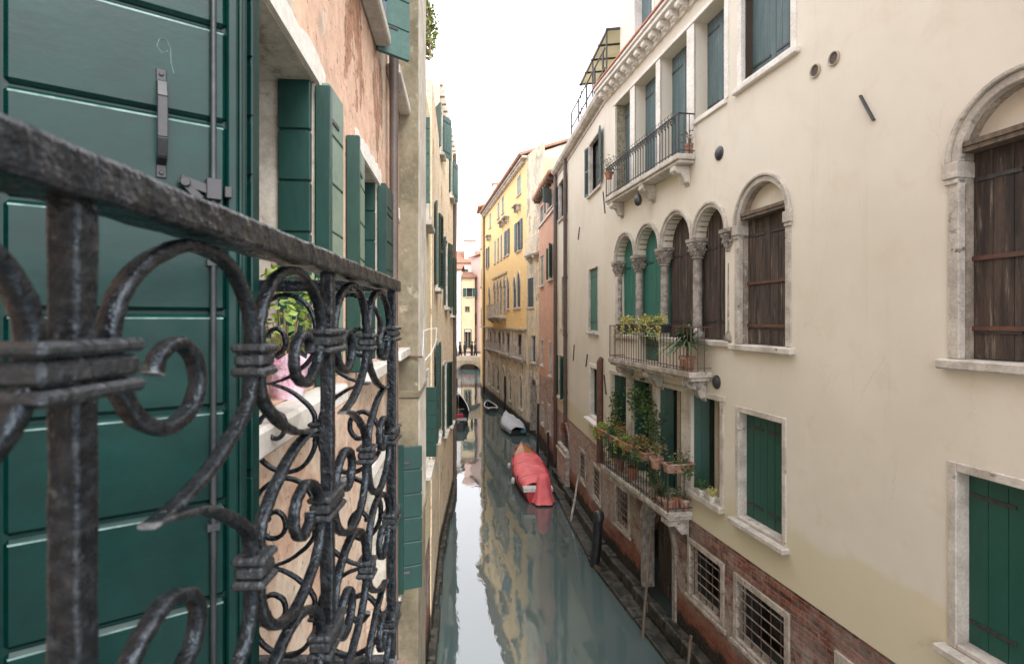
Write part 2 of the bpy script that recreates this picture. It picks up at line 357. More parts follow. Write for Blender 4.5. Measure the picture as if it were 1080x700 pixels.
# ------------------------------------------------------------------ mesh helper
class MB:
    def __init__(s): s.v = []; s.f = []; s.mi = []; s.cur = 0
    def add(s, vs, fs):
        o = len(s.v); s.v += [tuple(p) for p in vs]
        for f in fs: s.f.append(tuple(i + o for i in f)); s.mi.append(s.cur)
        return s
    def poly(s, pts): return s.add(pts, [tuple(range(len(pts)))])
    def box(s, x0, x1, y0, y1, z0, z1):
        v = [(x0, y0, z0), (x1, y0, z0), (x1, y1, z0), (x0, y1, z0), (x0, y0, z1), (x1, y0, z1), (x1, y1, z1), (x0, y1, z1)]
        return s.add(v, [(3, 2, 1, 0), (4, 5, 6, 7), (0, 1, 5, 4), (1, 2, 6, 5), (2, 3, 7, 6), (3, 0, 4, 7)])
    def obox(s, mat, x0, x1, y0, y1, z0, z1):
        n = len(s.v); s.box(x0, x1, y0, y1, z0, z1)
        for i in range(n, len(s.v)): s.v[i] = tuple(mat @ Vector(s.v[i]))
        return s
    def bar(s, a, b, w, t, up=(0, 0, 1)):
        a, b = Vector(a), Vector(b); d = (b - a); L = d.length; d.normalize()
        up = Vector(up); sd = d.cross(up)
        if sd.length < 1e-4: sd = d.cross(Vector((1, 0, 0)))
        sd.normalize(); up = sd.cross(d)
        m = Matrix((sd, d, up)).transposed().to_4x4(); m.translation = a
        return s.obox(m, -w / 2, w / 2, 0, L, -t / 2, t / 2)
    def prism(s, pts, y0, y1):
        n = len(pts)
        v = [(x, y0, z) for x, z in pts] + [(x, y1, z) for x, z in pts]
        f = [tuple(range(n)), tuple(range(2 * n - 1, n - 1, -1))]
        f += [(i, i + n, (i + 1) % n + n, (i + 1) % n) for i in range(n)]
        return s.add(v, f)
    def band(s, inner, outer, y0, y1):
        """strip between two polylines of (x,z), extruded in y"""
        n = len(inner)
        v = [(x, y0, z) for x, z in inner] + [(x, y0, z) for x, z in outer] + [(x, y1, z) for x, z in inner] + [(x, y1, z) for x, z in outer]
        f = []
        for i in range(n - 1):
            f += [(i, i + 1, n + i + 1, n + i), (2 * n + i, 3 * n + i, 3 * n + i + 1, 2 * n + i + 1),
                  (i, 2 * n + i, 2 * n + i + 1, i + 1), (n + i, n + i + 1, 3 * n + i + 1, 3 * n + i)]
        f += [(0, n, 3 * n, 2 * n), (n - 1, 3 * n - 1, 4 * n - 1, 2 * n - 1)]
        return s.add(v, f)
    def tube(s, pts, r, n=6, cap=True):
        pts = [Vector(p) for p in pts]; rs = r if isinstance(r, (list, tuple)) else [r] * len(pts)
        o = len(s.v); prev = None
        for i, p in enumerate(pts):
            d = (pts[min(i + 1, len(pts) - 1)] - pts[max(i - 1, 0)])
            if d.length < 1e-9: d = Vector((0, 0, 1))
            d.normalize()
            a = Vector((0, 0, 1)) if abs(d.z) < .95 else Vector((1, 0, 0))
            if prev is not None: a = prev
            x = (a - d * a.dot(d)).normalized(); y = d.cross(x); prev = x
            for k in range(n):
                t = 2 * math.pi * k / n
                s.v.append(tuple(p + (x * math.cos(t) + y * math.sin(t)) * rs[i]))
        for i in range(len(pts) - 1):
            for k in range(n):
                a = o + i * n + k; b = o + i * n + (k + 1) % n
                s.f.append((a, b, b + n, a + n)); s.mi.append(s.cur)
        if cap:
            s.f.append(tuple(range(o + n - 1, o - 1, -1))); s.mi.append(s.cur)
            e = o + (len(pts) - 1) * n
            s.f.append(tuple(range(e, e + n))); s.mi.append(s.cur)
        return s
    def lathe(s, prof, c=(0, 0, 0), n=14, axis='z', a0=0.0, a1=None):
        o = len(s.v); full = a1 is None; span = 2 * math.pi if full else a1 - a0
        m = n if full else n + 1
        for r, h in prof:
            for k in range(m):
                t = a0 + span * k / n
                if axis == 'z': p = (c[0] + r * math.cos(t), c[1] + r * math.sin(t), c[2] + h)
                elif axis == 'y': p = (c[0] + r * math.cos(t), c[1] + h, c[2] + r * math.sin(t))
                else: p = (c[0] + h, c[1] + r * math.cos(t), c[2] + r * math.sin(t))
                s.v.append(p)
        for i in range(len(prof) - 1):
            for k in range(n):
                k2 = (k + 1) % m if full else k + 1
                s.f.append((o + i * m + k, o + i * m + k2, o + (i + 1) * m + k2, o + (i + 1) * m + k)); s.mi.append(s.cur)
        if full:
            s.f.append(tuple(range(o + m - 1, o - 1, -1))); s.mi.append(s.cur)
            e = o + (len(prof) - 1) * m
            s.f.append(tuple(range(e, e + m))); s.mi.append(s.cur)
        return s
    def leaves(s, n, c, rad, size, rg, flat=.3, shell=0.0):
        for _ in range(n):
            while True:
                p = Vector((rg.uniform(-1, 1), rg.uniform(-1, 1), rg.uniform(-1, 1)))
                if shell <= p.length <= 1: break
            p = Vector((c[0] + p.x * rad[0], c[1] + p.y * rad[1], c[2] + p.z * rad[2]))
            s.leaf(p, size * rg.uniform(.6, 1.3), rg, flat)
        return s
    def leaf(s, p, L, rg, flat=.3):
        d = Vector((rg.gauss(0, 1), rg.gauss(0, 1), rg.gauss(0, .6) + .2)).normalized()
        w = d.cross(Vector((rg.gauss(0, 1), rg.gauss(0, 1), rg.gauss(0, 1) + 1.0))).normalized() * L * .27
        nrm = w.cross(d).normalized() * L * .08
        s.add([p - d * L * .5, p + w + nrm, p + d * L * .5, p - w + nrm], [(0, 1, 2), (0, 2, 3)])
    def mesh(s, name, mats, smooth=False):
        me = bpy.data.meshes.new(name)
        me.from_pydata(s.v, [], s.f); me.update()
        for m in (mats if isinstance(mats, (list, tuple)) else [mats]): me.materials.append(m)
        for p, k in zip(me.polygons, s.mi): p.material_index = k; p.use_smooth = smooth
        bm = bmesh.new(); bm.from_mesh(me)
        bmesh.ops.recalc_face_normals(bm, faces=bm.faces[:])
        bm.to_mesh(me); bm.free()
        return me
    def build(s, name, mats, parent=None, mw=None, smooth=False, bevel=0, seg=1):
        return link(name, s.mesh(name, mats, smooth), parent, mw, bevel, seg)

def link(name, me, parent=None, m=None, bevel=0, seg=1):
    """m is the matrix relative to the parent"""
    o = bpy.data.objects.new(name, me); col.objects.link(o)
    if parent is not None: o.parent = parent
    if m is not None: o.matrix_basis = m
    if bevel:
        b = o.modifiers.new('edge', 'BEVEL'); b.width = bevel; b.segments = seg; b.limit_method = 'ANGLE'; b.angle_limit = R(40)
    if me is not None and any(p.use_smooth for p in list(me.polygons)[:1]):
        try: me.set_sharp_from_angle(angle=R(50))
        except Exception: pass
    return o

def tag(o, label=None, cat=None, group=None, kind=None):
    if label: o['label'] = label
    if cat: o['category'] = cat
    if group: o['group'] = group
    if kind: o['kind'] = kind
    return o

def T(x, y, z, rz=0, rx=0, ry=0):
    return Matrix.Translation((x, y, z)) @ Matrix.Rotation(rz, 4, 'Z') @ Matrix.Rotation(ry, 4, 'Y') @ Matrix.Rotation(rx, 4, 'X')

# ------------------------------------------------------------------ facade frames
class Fr:
    """x runs along the facade (left to right seen from the canal), y into the building, z up from the water"""
    def __init__(s, A, B):
        s.A, s.B = Vector(A), Vector(B)
        d = s.B - s.A; s.L = d.length; s.ex = d / s.L; s.ey = Vector((-s.ex.y, s.ex.x))
        m = Matrix.Identity(4)
        m.col[0][:3] = (s.ex.x, s.ex.y, 0); m.col[1][:3] = (s.ey.x, s.ey.y, 0); m.col[2][:3] = (0, 0, 1)
        m.translation = (s.A.x, s.A.y, 0)
        s.m = m
    def u(s, Y): return (Y - s.A.y) / s.ex.y
    def w(s, u, y, z): return s.m @ Vector((u, y, z))

class House:
    def __init__(s, name, fr, label, cat='house', group=None):
        s.root = bpy.data.objects.new(name, None); col.objects.link(s.root)
        s.root.matrix_basis = fr.m; s.root.empty_display_size = .3
        tag(s.root, label, cat, group)
        s.inv = fr.m.inverted(); s.fr = fr
    def rel(s, fr): return s.inv @ fr.m
    def part(s, mb, name, mats, fr=None, smooth=False, bevel=0, seg=1):
        return mb.build(name, mats, s.root, s.rel(fr or s.fr), smooth, bevel, seg)

def arcpts(u0, u1, cz, kind='round', n=14):
    cx, r = (u0 + u1) / 2, (u1 - u0) / 2
    if kind == 'round':
        return [(cx - r * math.cos(math.pi * i / n), cz + r * math.sin(math.pi * i / n)) for i in range(n + 1)]
    if kind == 'seg':
        return [(cx - r * math.cos(math.pi * i / n), cz + .5 * r * math.sin(math.pi * i / n)) for i in range(n + 1)]
    w = u1 - u0; h = n // 2
    l = [(u1 - w * math.cos(R(60) * i / h), cz + w * math.sin(R(60) * i / h)) for i in range(h + 1)]
    return l + [(2 * cx - x, z) for x, z in reversed(l[:-1])]
def arch_h(w, kind): return {'round': w / 2, 'seg': w / 4, 'point': w * math.sin(R(60))}[kind]

def wall(mb, u0, u1, z0, z1, ops, y=0.0, depth=.3):
    """front sheet with real openings and their reveals"""
    us = sorted({u0, u1} | {x for o in ops for x in (o['u0'], o['u1']) if u0 < x < u1})
    zs = sorted({z0, z1} | {x for o in ops for x in (o['z0'], o['z1']) if z0 < x < z1})
    for a, b in zip(us, us[1:]):
        for c, d in zip(zs, zs[1:]):
            if b - a < 1e-5 or d - c < 1e-5: continue
            mu, mz = (a + b) / 2, (c + d) / 2
            if any(o['u0'] < mu < o['u1'] and o['z0'] < mz < o['z1'] for o in ops): continue
            mb.poly([(a, y, c), (b, y, c), (b, y, d), (a, y, d)])
    for o in ops:
        a, b, c, d = o['u0'], o['u1'], o['z0'], o['z1']
        if b <= u0 or a >= u1 or d <= z0 or c >= z1: continue
        rv = o.get('rev', 'lrtb'); k = o.get('arch'); top = d
        if k:
            top = d - arch_h(b - a, k)
            p = arcpts(a, b, top, k)
            for (x0, h0), (x1, h1) in zip(p, p[1:]):
                mb.poly([(x0, y, h0), (x1, y, h1), (x1, y, d), (x0, y, d)])
                if 't' in rv: mb.poly([(x0, y, h0), (x0, y + depth, h0), (x1, y + depth, h1), (x1, y, h1)])
        elif 't' in rv: mb.poly([(a, y, d), (b, y, d), (b, y + depth, d), (a, y + depth, d)])
        if top > c + 1e-4:
            if 'l' in rv: mb.poly([(a, y, c), (a, y, top), (a, y + depth, top), (a, y + depth, c)])
            if 'r' in rv: mb.poly([(b, y, c), (b, y, top), (b, y + depth, top), (b, y + depth, c)])
        if 'b' in rv: mb.poly([(a, y, c), (b, y, c), (b, y + depth, c), (a, y + depth, c)])
    return mb

_leaf_cache = {}
def leaf_mesh(w, h, mat, style='v', t=.04, top=None, straps=True):
    """one shutter leaf, x 0..w, y 0..t (outside at y 0), z 0..h; top = function(x) giving the height"""
    key = (round(w, 3), round(h, 3), mat, style, straps) if top is None else None
    if key in _leaf_cache: return _leaf_cache[key]
    mb = MB()
    if style == 'v':
        n = max(2, round(w / .15)); jr = random.Random(int(w * 977 + h * 131))
        for i in range(n):
            a, b = w * i / n + .0025, w * (i + 1) / n - .0025
            ha, hb = (top(a), top(b)) if top else (h, h)
            j = jr.uniform(0, .005)
            mb.prism([(a, 0 if top is None else 0), (b, 0), (b, hb), (a, ha)], j, t + j)
        mb.box(.01, w - .01, t * .7, t * .95, .01, (min(top(.02), top(w - .02)) if top else h) - .02)
        if straps:
            mb.cur = 1
            hh = min(top(.02), top(w - .02)) if top else h
            for zz in (.12 * h, hh - .14 * h): mb.box(.02, w * .8, -.008, .004, zz, zz + .035)
    elif style == 'h':
        n = max(3, round(h / .18))
        for i in range(n): mb.box(0.0, w, 0, t, h * i / n + .004, h * (i + 1) / n - .004)
        mb.box(.01, w - .01, t * .25, t * .75, .01, h - .01)
        mb.cur = 1
        for zz in (.11 * h, h - .13 * h): mb.box(0, w * .62, -.005, .002, zz, zz + .022)
    else:                                            # slatted leaf
        sw = min(.06, w * .2)
        mb.box(0, sw, 0, t, 0, h); mb.box(w - sw, w, 0, t, 0, h)
        for zz in (0, h / 2 - sw / 2, h - sw): mb.box(sw, w - sw, 0, t, zz, zz + sw)
        n = int(h / .075)
        for i in range(n):
            zz = sw + (h - 2 * sw) * (i + .5) / n
            mb.obox(T(0, t * .5, zz, 0, R(-38)), sw, w - sw, -.028, .028, -.005, .005)
        mb.box(sw, w - sw, t * .85, t * .92, sw, h - sw)
    me = mb.mesh('shutter', [M[mat], M['iron']])
    if key: _leaf_cache[key] = me
    return me

def window(h, fr, ops, u0, u1, z0, z1, fw=.12, proud=.03, depth=.22, frame='stone', sill=.10, arch=None, fill='closed',
           smat='green', style='v', capital=False, fdepth=None, leaf_w=None, bottom=True, sillmat=None, y0=0.0, nleaf=2, ajar=0, cast=None, tilt=None):
    """frame mesh as the part, with sill, shutters, pane as its children"""
    o = dict(u0=u0, u1=u1, z0=z0, z1=z1, arch=arch, rev='' if fw else 'lrtb')
    ops.append(o)
    iu0, iu1 = u0 + fw, u1 - fw
    spring = z1 - (arch_h(u1 - u0, arch) if arch else 0)
    fd = depth + .02 if fdepth is None else fdepth
    mb = MB()
    iz1 = z1 - fw
    if fw:
        zt = spring if arch else z1
        zb = z0 + (0 if not bottom else fw * .6)
        mb.box(u0, iu0, y0 - proud, y0 + fd, z0, zt); mb.box(iu1, u1, y0 - proud, y0 + fd, z0, zt)
        if arch:
            mb.band(arcpts(iu0, iu1, spring, arch), arcpts(u0, u1, spring, arch), y0 - proud, y0 + fd)
            iz1 = spring + arch_h(iu1 - iu0, arch)
            mb.band(arcpts(u0 + .01, u1 - .01, spring, arch), arcpts(u0 - .035, u1 + .035, spring, arch), y0 - proud - .03, y0 + .01)
            if capital:
                for a, b in ((u0 - .03, iu0 + .012), (iu1 - .012, u1 + .03)):
                    mb.box(a, b, y0 - proud - .035, y0 + fd * .9, spring - .20, spring + .035)
        else: mb.box(iu0, iu1, y0 - proud + .002, y0 + fd, z1 - fw, z1)
        if bottom: mb.box(iu0, iu1, y0 - proud + .002, y0 + fd, z0, zb)
    else:
        zb = z0
        mb.box(u0 + .001, u1 - .001, y0 + depth + .03, y0 + depth + .05, z1 - .05, z1)
        if arch: iz1 = z1
    wobj = h.part(mb, 'window', M[frame], fr, bevel=.008)
    iz0 = zb; iw = iu1 - iu0
    if sill:
        MB().box(u0 - .06, u1 + .06, y0 - proud - sill, y0 + .03, z0 - .08, z0 - .002).build('sill', M[sillmat or frame], wobj, bevel=.012)
    # dark room and glass
    pb = MB()
    if arch: pb.prism([(iu0, iz0)] + arcpts(iu0, iu1, spring, arch) + [(iu1, iz0)], y0 + depth + .06, y0 + depth + .07)
    else: pb.box(iu0, iu1, y0 + depth + .06, y0 + depth + .07, iz0, iz1)
    if fill != 'closed': pb.build('pane', M['glass'], wobj)
    if fill == 'glass' or fill == 'casement':
        mb = MB(); c = (iu0 + iu1) / 2; zt2 = spring if arch else iz1
        mb.box(c - .03, c + .03, y0 + depth, y0 + depth + .05, iz0, zt2)
        mb.box(iu0, iu0 + .05, y0 + depth, y0 + depth + .05, iz0, zt2); mb.box(iu1 - .05, iu1, y0 + depth, y0 + depth + .05, iz0, zt2)
        mb.box(iu0 + .05, iu1 - .05, y0 + depth + .004, y0 + depth + .046, iz0, iz0 + .06)
        mb.build('casement', M[cast or 'curtain'], wobj)
    if fill == 'closed':
        for i in range(nleaf):
            lw = iw / nleaf; xo = iu0 + lw * i
            if arch:
                r = iw / 2; cx = (iu0 + iu1) / 2
                def top(x, xo=xo):
                    X = xo + x
                    if arch == 'round': return spring - iz0 + math.sqrt(max(r * r - (X - cx) ** 2, .0004)) - .012
                    dx = max(X - iu0, iu1 - X); return spring - iz0 + math.sqrt(max(iw * iw - dx * dx, .0004)) - .012
            else: top = None
            me = leaf_mesh(lw - .006, iz1 - iz0 - .01, smat, style, .04, top)
            link('shutter', me, wobj, T(xo + .003, y0 + depth - .04 + (.0 if tilt is None else 0), iz0 + .005))
        MB().box(iu0, iu1, y0 + depth + .02, y0 + depth + .03, iz0, spring if arch else iz1).build('backing', M['dark'], wobj)
    if fill == 'open':
        lw = leaf_w or iw / 2
        me = leaf_mesh(lw, iz1 - iz0, smat, style, .04)
        link('shutter', me, wobj, T(u0 - lw + fw * .5, y0 - proud - .055, iz0, ajar))
        link('shutter', me, wobj, T(u1 - fw * .5, y0 - proud - .055, iz0, -ajar))
    return wobj

def room_box(mb, u0, u1, z0, z1, D, y=.0):
    """ends, back and soffit of a house body behind its front sheet"""
    mb.poly([(u0, y, z0), (u0, y, z1), (u0, D, z1), (u0, D, z0)])
    mb.poly([(u1, y, z0), (u1, y, z1), (u1, D, z1), (u1, D, z0)])
    mb.poly([(u0, D, z0), (u1, D, z0), (u1, D, z1), (u0, D, z1)])
    return mb

def tile_roof(h, fr, u0, u1, z, D, over=.35, rise=.35, name='roof', mat='tile', y0=0.0, gable=None):
    """sloped clay-tile roof falling towards the canal, with rolls of half-round tiles along the eave"""
    mb = MB(); t = .08
    mb.prism([(0, 0), (0, 0), (0, 0)], 0, 0) if False else None
    zb = z + rise * (D + over) * .5
    ym = y0 + D / 2
    for a, b, za, zb2 in ((y0 - over, ym, z, zb), (ym, y0 + D + over, zb, z)):
        mb.add([(u0, a, za), (u1, a, za), (u1, b, zb2), (u0, b, zb2), (u0, a, za + t), (u1, a, za + t), (u1, b, zb2 + t), (u0, b, zb2 + t)],
               [(0, 1, 2, 3), (4, 5, 6, 7), (0, 1, 5, 4), (1, 2, 6, 5), (2, 3, 7, 6), (3, 0, 4, 7)])
    if gable:
        for x in (u0 + .16, u1 - .16):
            h.part(MB().add([(x, y0, z - .02), (x, ym, zb), (x, y0 + D, z - .02)], [(0, 1, 2)]), 'gable', M[gable], fr)
    n = int((u1 - u0) / .22)
    for i in range(n):
        x = u0 + (i + .5) * (u1 - u0) / n
        mb.tube([(x, y0 - over - .05, z + t), (x, ym, zb + t)], .075, 6)
    return h.part(mb, name, M[mat], fr)

def strap_iron(mb, u, z, L, ang, w=.05):
    d = Vector((math.cos(ang), 0, math.sin(ang))) * L / 2; c = Vector((u, -.03, z))
    mb.bar(c - d, c + d, w, .03, (0, 1, 0)); return mb

# ------------------------------------------------------------------ water and banks
def sheet(name, pts, z, mat, kind='structure'):
    o = MB().poly([(x, y, z) for x, y in pts]).build(name, M[mat])
    return tag(o, kind=kind)
sheet('water', [(-120, -60), (120, -60), (120, 200), (-120, 200)], 0.0, 'water')
gm = MB()
gm.box(-110, -7, -50, 190, -1, .35); gm.box(12, 110, -50, 190, -1, .35)
tag(gm.build('ground', M['step']), kind='structure')

# ------------------------------------------------------------------ cream house (right bank)
R1 = Fr((2.40, 13.94), (5 - .1862 * 1.2, 1.2))
R2 = Fr((3.6 - .0862 * 21.3, 21.3), (2.40, 13.94))
cream = House('cream_house', R1, 'tall cream plastered house with arcaded windows and balconies over a brick base')
ops1, ops2 = [], []
U = R1.u
ZB = 2.50                                    # plaster above, brick below
TOP = 11.55

# upper loggia
lo = [(13.30, 12.41), (12.16, 11.11), (10.92, 9.87), (9.62, 8.70)]
for i, (a, b) in enumerate(lo):
    z0 = 8.92 if i < 3 else 9.50
    w = window(cream, R1, ops1, U(a), U(b), z0, 11.22, fw=.0, depth=.27, fill='closed', smat='teal', frame='stone_mossy', sill=0)
mb = MB()                                     # white stone posts and architrave of the loggia
for a, b in ((13.36, 13.30), (12.41, 12.16), (11.11, 10.92), (9.87, 9.62)):
    mb.box(U(a), U(b), -.03, .012, 8.92, 11.22)
mb.box(U(13.40), U(8.62), -.05, .012, 11.222, 11.30)
mb.box(U(8.70) + .001, U(8.58), -.03, .012, 9.5, 11.22)
mb.box(U(9.62) + .001, U(8.62), -.06, .012, 9.42, 9.50)
cream.part(mb, 'loggia_surround', M['stone_clean'], R1, bevel=.006)
mb = MB()
for a, b in ((12.41, 12.16), (11.11, 10.92), (9.87, 9.62)):
    mb.box(U(a) + .004, U(b) - .004, .013, .28, 8.93, 11.21)
mb.box(U(13.30) - .06, U(13.30) + .03, .013, .28, 8.93, 11.21)
cream.part(mb, 'loggia_pier', M['stone_mossy'], R1)

# single upper window
window(cream, R1, ops1, U(8.36), U(7.08), 9.52, 11.30, fw=.11, depth=.2, fill='closed', smat='teal', frame='stone_clean', sill=.06, fdepth=.05)

# arcade of four arches
cy = [13.30, 12.10, 10.90, 9.65, 8.60]
SP = 7.45
aop = dict(u0=U(13.22), u1=U(8.68), z0=5.69, z1=SP, rev='lrb'); ops1.append(aop)
ops1.append(dict(u0=U(12.0), u1=U(11.0), z0=5.17, z1=5.69, rev='lrb'))
ringmb = MB(); linmb = MB()
for i in range(4):
    a, b = U(cy[i]), U(cy[i + 1]); r = (b - a) / 2 - .09; c = (a + b) / 2
    ops1.append(dict(u0=c - r, u1=c + r, z0=SP, z1=SP + r, arch='round', rev='t'))
    p0, p1 = arcpts(c - r, c + r, SP, 'round', 18), arcpts(c - r - .055, c + r + .055, SP, 'round', 18)
    ringmb.band(p0, p1, -.045, .02)
    linmb.band(p0, arcpts(c - r - .02, c + r + .02, SP, 'round', 18), .021, .20)
    ringmb.band(arcpts(c - r - .055, c + r + .055, SP, 'round', 18), arcpts(c - r - .088, c + r + .088, SP, 'round', 18), -.075, .01)
arc_win = cream.part(ringmb, 'arcade_window', M['stone_arch'], R1, smooth=True)
linmb.build('arch_reveal', M['stone_mossy'], arc_win, smooth=True)
for i in range(4):
    a, b = U(cy[i]), U(cy[i + 1]); r = (b - a) / 2 - .09; c = (a + b) / 2
    z0 = 5.19 if i == 1 else 5.71
    w = (2 * r) / 2
    for k in range(2):
        xo = c - r + k * w - (.0 if k else .07); ww = w + .07 - .006
        def top(x, xo=xo): return SP - z0 + math.sqrt(max((r + .06) ** 2 - (xo + x - c) ** 2, .0009))
        me = leaf_mesh(ww, 2.3, 'emerald' if i < 2 else 'brown', 'v', .045, top)
        o = link('shutter', me, arc_win, T(xo + .003, .17 + (.015 if (i == 2 and k == 0) else 0), z0))
        if i >= 2: o['label'] = 'bare dark brown plank shutter with peeling grain'
    MB().box(c - r - .06, c + r + .06, .31, .32, z0, SP + r * .7).build('backing', M['dark'], arc_win)
for i, y in enumerate(cy):
    u = U(y); mb = MB()
    half = i in (0, 4)
    if i == 0: u -= -.03
    rr = .082
    zb = 5.69
    mb.lathe([(.12, zb), (.12, zb + .08), (.10, zb + .12), (rr, zb + .17), (rr * .93, SP - .40), (rr * .9, SP - .36), (.108, SP - .345), (.088, SP - .31),
              (.095, SP - .27), (.115, SP - .14), (.14, SP - .08)], (u, .06, 0), 14)
    mb.box(u - .15, u + .15, -.09, .20, SP - .06, SP - .001); mb.box(u - .128, u + .128, -.07, .18, SP - .085, SP - .061)
    for row, (nk, rk, zk, hk) in enumerate(((8, .118, SP - .245, .10), (8, .135, SP - .15, .10))):
        for k in range(nk):                                   # two rows of curled leaves
            t = 2 * math.pi * (k + .5 * row) / nk
            m_ = T(u + math.cos(t) * rk, .06 + math.sin(t) * rk, zk, t)
            mb.obox(m_ @ Matrix.Rotation(.30, 4, 'Y'), -.014, .014, -.030, .030, -hk / 2, hk / 2)
            mb.obox(m_ @ Matrix.Translation((.030, 0, hk * .46)), -.020, .020, -.024, .024, -.018, .014)
    col_ob = mb.build('column', M['stone_column'], arc_win, smooth=True)
MB().box(U(10.99), U(8.55), -.07, .24, 5.60, 5.688).box(U(13.35), U(12.01), -.07, .24, 5.60, 5.688).build('sill', M['stone'], arc_win, bevel=.01)

# arched single windows with a timber lintel and plastered tympanum
for (a, b) in ((8.42, 7.18), (5.09, 3.86)):
    u0, u1 = U(a), U(b); fw = .11
    spring = 7.45; z1 = spring + (u1 - u0) / 2
    o = dict(u0=u0, u1=u1, z0=5.66, z1=z1, arch='round', rev=''); ops1.append(o)
    mb = MB(); ln = MB(); iu0, iu1 = u0 + fw, u1 - fw
    for s_ in (0, 1):
        x0, x1 = (u0, iu0) if s_ == 0 else (iu1, u1)
        mb.box(x0, x1, -.03, .05, 5.66, spring - .15)
        q0, q1 = (u0 - .03, iu0 + .012) if s_ == 0 else (iu1 - .012, u1 + .03)
        mb.box(q0, q1, -.065, .17, spring - .148, spring)
        mb.box(q0 + .012, q1 - .012, -.05, .165, spring - .20, spring - .149)
        y0_, y1_ = (u0 + .03, iu0) if s_ == 0 else (iu1, u1 - .03)
        ln.box(y0_, y1_, .051, .20, 5.66, spring - .149)
    mb.band(arcpts(iu0, iu1, spring, 'round', 20), arcpts(u0 + .03, u1 - .03, spring, 'round', 20), -.03, .05)
    mb.band(arcpts(u0 + .03, u1 - .03, spring, 'round', 20), arcpts(u0 - .01, u1 + .01, spring, 'round', 20), -.06, .01)
    ln.band(arcpts(iu0, iu1, spring, 'round', 20), arcpts(iu0 - .03, iu1 + .03, spring, 'round', 20), .051, .20)
    w = cream.part(mb, 'window', M['stone_arch'], R1, bevel=.008)
    ln.build('reveal', M['stone_brown'], w, smooth=True)
    MB().box(u0 - .07, u1 + .07, -.10, .24, 5.565, 5.658).build('sill', M['stone'], w, bevel=.015)
    MB().box(iu0 - .03, iu1 + .03, -.015, .2, spring + .12, spring + .165).box(iu0 - .03, iu1 + .03, .0, .2, spring + .075, spring + .118).build('timber_lintel', M['plank_wood'], w)
    r = (iu1 - iu0) / 2
    p = [q for q in arcpts(iu0 - .03, iu1 + .03, spring, 'round', 24) if q[1] > spring + .14]
    MB().prism(p, .13, .15).build('tympanum', M['cream'], w)
    for k in range(2):
        lw = (iu1 - iu0) / 2
        me = leaf_mesh(lw - .006, spring + .07 - 5.67, 'brown', 'v', .045, None, True)
        link('shutter', me, w, T(iu0 + lw * k + .003, .13, 5.67))
    for zz in (6.55, 5.92): MB().box(iu0, iu1, .113, .123, zz, zz + .04).build('cross_bar', M['rust'], w)

# first floor
TZ = 4.72
posts = MB()
for (a, b, nm) in ((13.50, 12.62, 'a'), (12.32, 11.26, 'b'), (11.05, 10.07, 'd'), (9.74, 8.82, 'e')):
    z0 = 2.67 if nm != 'e' else 3.06
    ops1.append(dict(u0=U(a), u1=U(b), z0=z0, z1=TZ, rev='lrtb'))
    u0, u1 = U(a), U(b)
    mb = MB(); c = (u0 + u1) / 2 + (.02 if nm != 'e' else .05)
    mb.box(c - .06, c + .06, .17, .25, z0, TZ)
    mb.box(u0, u0 + .05, .18, .24, z0, TZ).box(u1 - .05, u1, .18, .24, z0, TZ)
    w = cream.part(mb, 'casement_window', M['curtain'], R1)
    MB().box(u0, u1, .27, .28, z0, TZ).build('pane', M['glass'], w)
    me = leaf_mesh(.40, TZ - z0 - .02, 'green', 'v', .035, None, False)
    link('shutter', me, w, T(u0 + .004, .02 + .02, z0 + .01, R(62)))
    link('shutter', me, w, T(u1 - .20, .05 + .35, z0 + .01, R(-62)))
for a, b in ((13.62, 13.50), (12.62, 12.32), (11.26, 11.05), (10.07, 9.74), (8.82, 8.72)):
    z0 = 2.67 if a > 9.8 else 3.06
    posts.box(U(a) + .001, U(b) - .001, -.035, .012, z0, TZ)
posts.box(U(13.66), U(8.68), -.045, .012, TZ + .002, TZ + .09)
posts.box(U(9.80), U(8.70), -.12, .02, 2.96, 3.058)
cream.part(posts, 'window_surround', M['stone'], R1, bevel=.006)
for (a, b) in ((8.40, 7.27), (5.09, 3.92)):
    window(cream, R1, ops1, U(a), U(b), 3.02, TZ, fw=.085, depth=.15, fill='closed', smat='green', frame='stone', sill=.10, fdepth=.15)

# upper storey behind the cornice
ops_up = []
window(cream, R1, ops_up, U(13.05), U(11.95), 12.62, 14.0, fw=.08, depth=.2, fill='closed', smat='teal', frame='stone_clean', sill=.06, y0=.35)
window(cream, R1, ops_up, U(10.4), U(9.3), 12.62, 14.0, fw=.08, depth=.2, fill='closed', smat='teal', frame='stone_clean', sill=.06, y0=.35)
# small windows of the farther bay
V = R2.u
window(cream, R2, ops2, V(15.85), V(14.45), 9.60, 11.10, fw=.06, depth=.07, fill='open', smat='teal', frame='stone', sill=.05, style='l', leaf_w=.34, ajar=R(10))
window(cream, R2, ops2, V(20.9), V(19.5), 9.80, 11.25, fw=.06, depth=.07, fill='open', smat='teal', frame='stone', sill=.05, style='l', leaf_w=.36, ajar=R(10))
window(cream, R2, ops2, V(15.9), V(14.75), 5.72, 7.52, fw=.05, depth=.07, fill='closed', smat='emerald', frame='stone', sill=.06)
window(cream, R2, ops2, V(20.25), V(19.45), 5.75, 7.65, fw=.06, depth=.10, fill='closed', smat='green_faded', frame='curtain', sill=.05)
window(cream, R2, ops2, V(20.85), V(19.75), 3.20, 4.78, fw=.06, depth=.06, fill='open', smat='green', frame='stone', sill=.08, leaf_w=.34, ajar=R(25))
window(cream, R2, ops2, V(15.8), V(14.62), 3.28, 4.82, fw=.12, depth=.10, fill='glass', frame='stone_clean', sill=.15, cast='green')
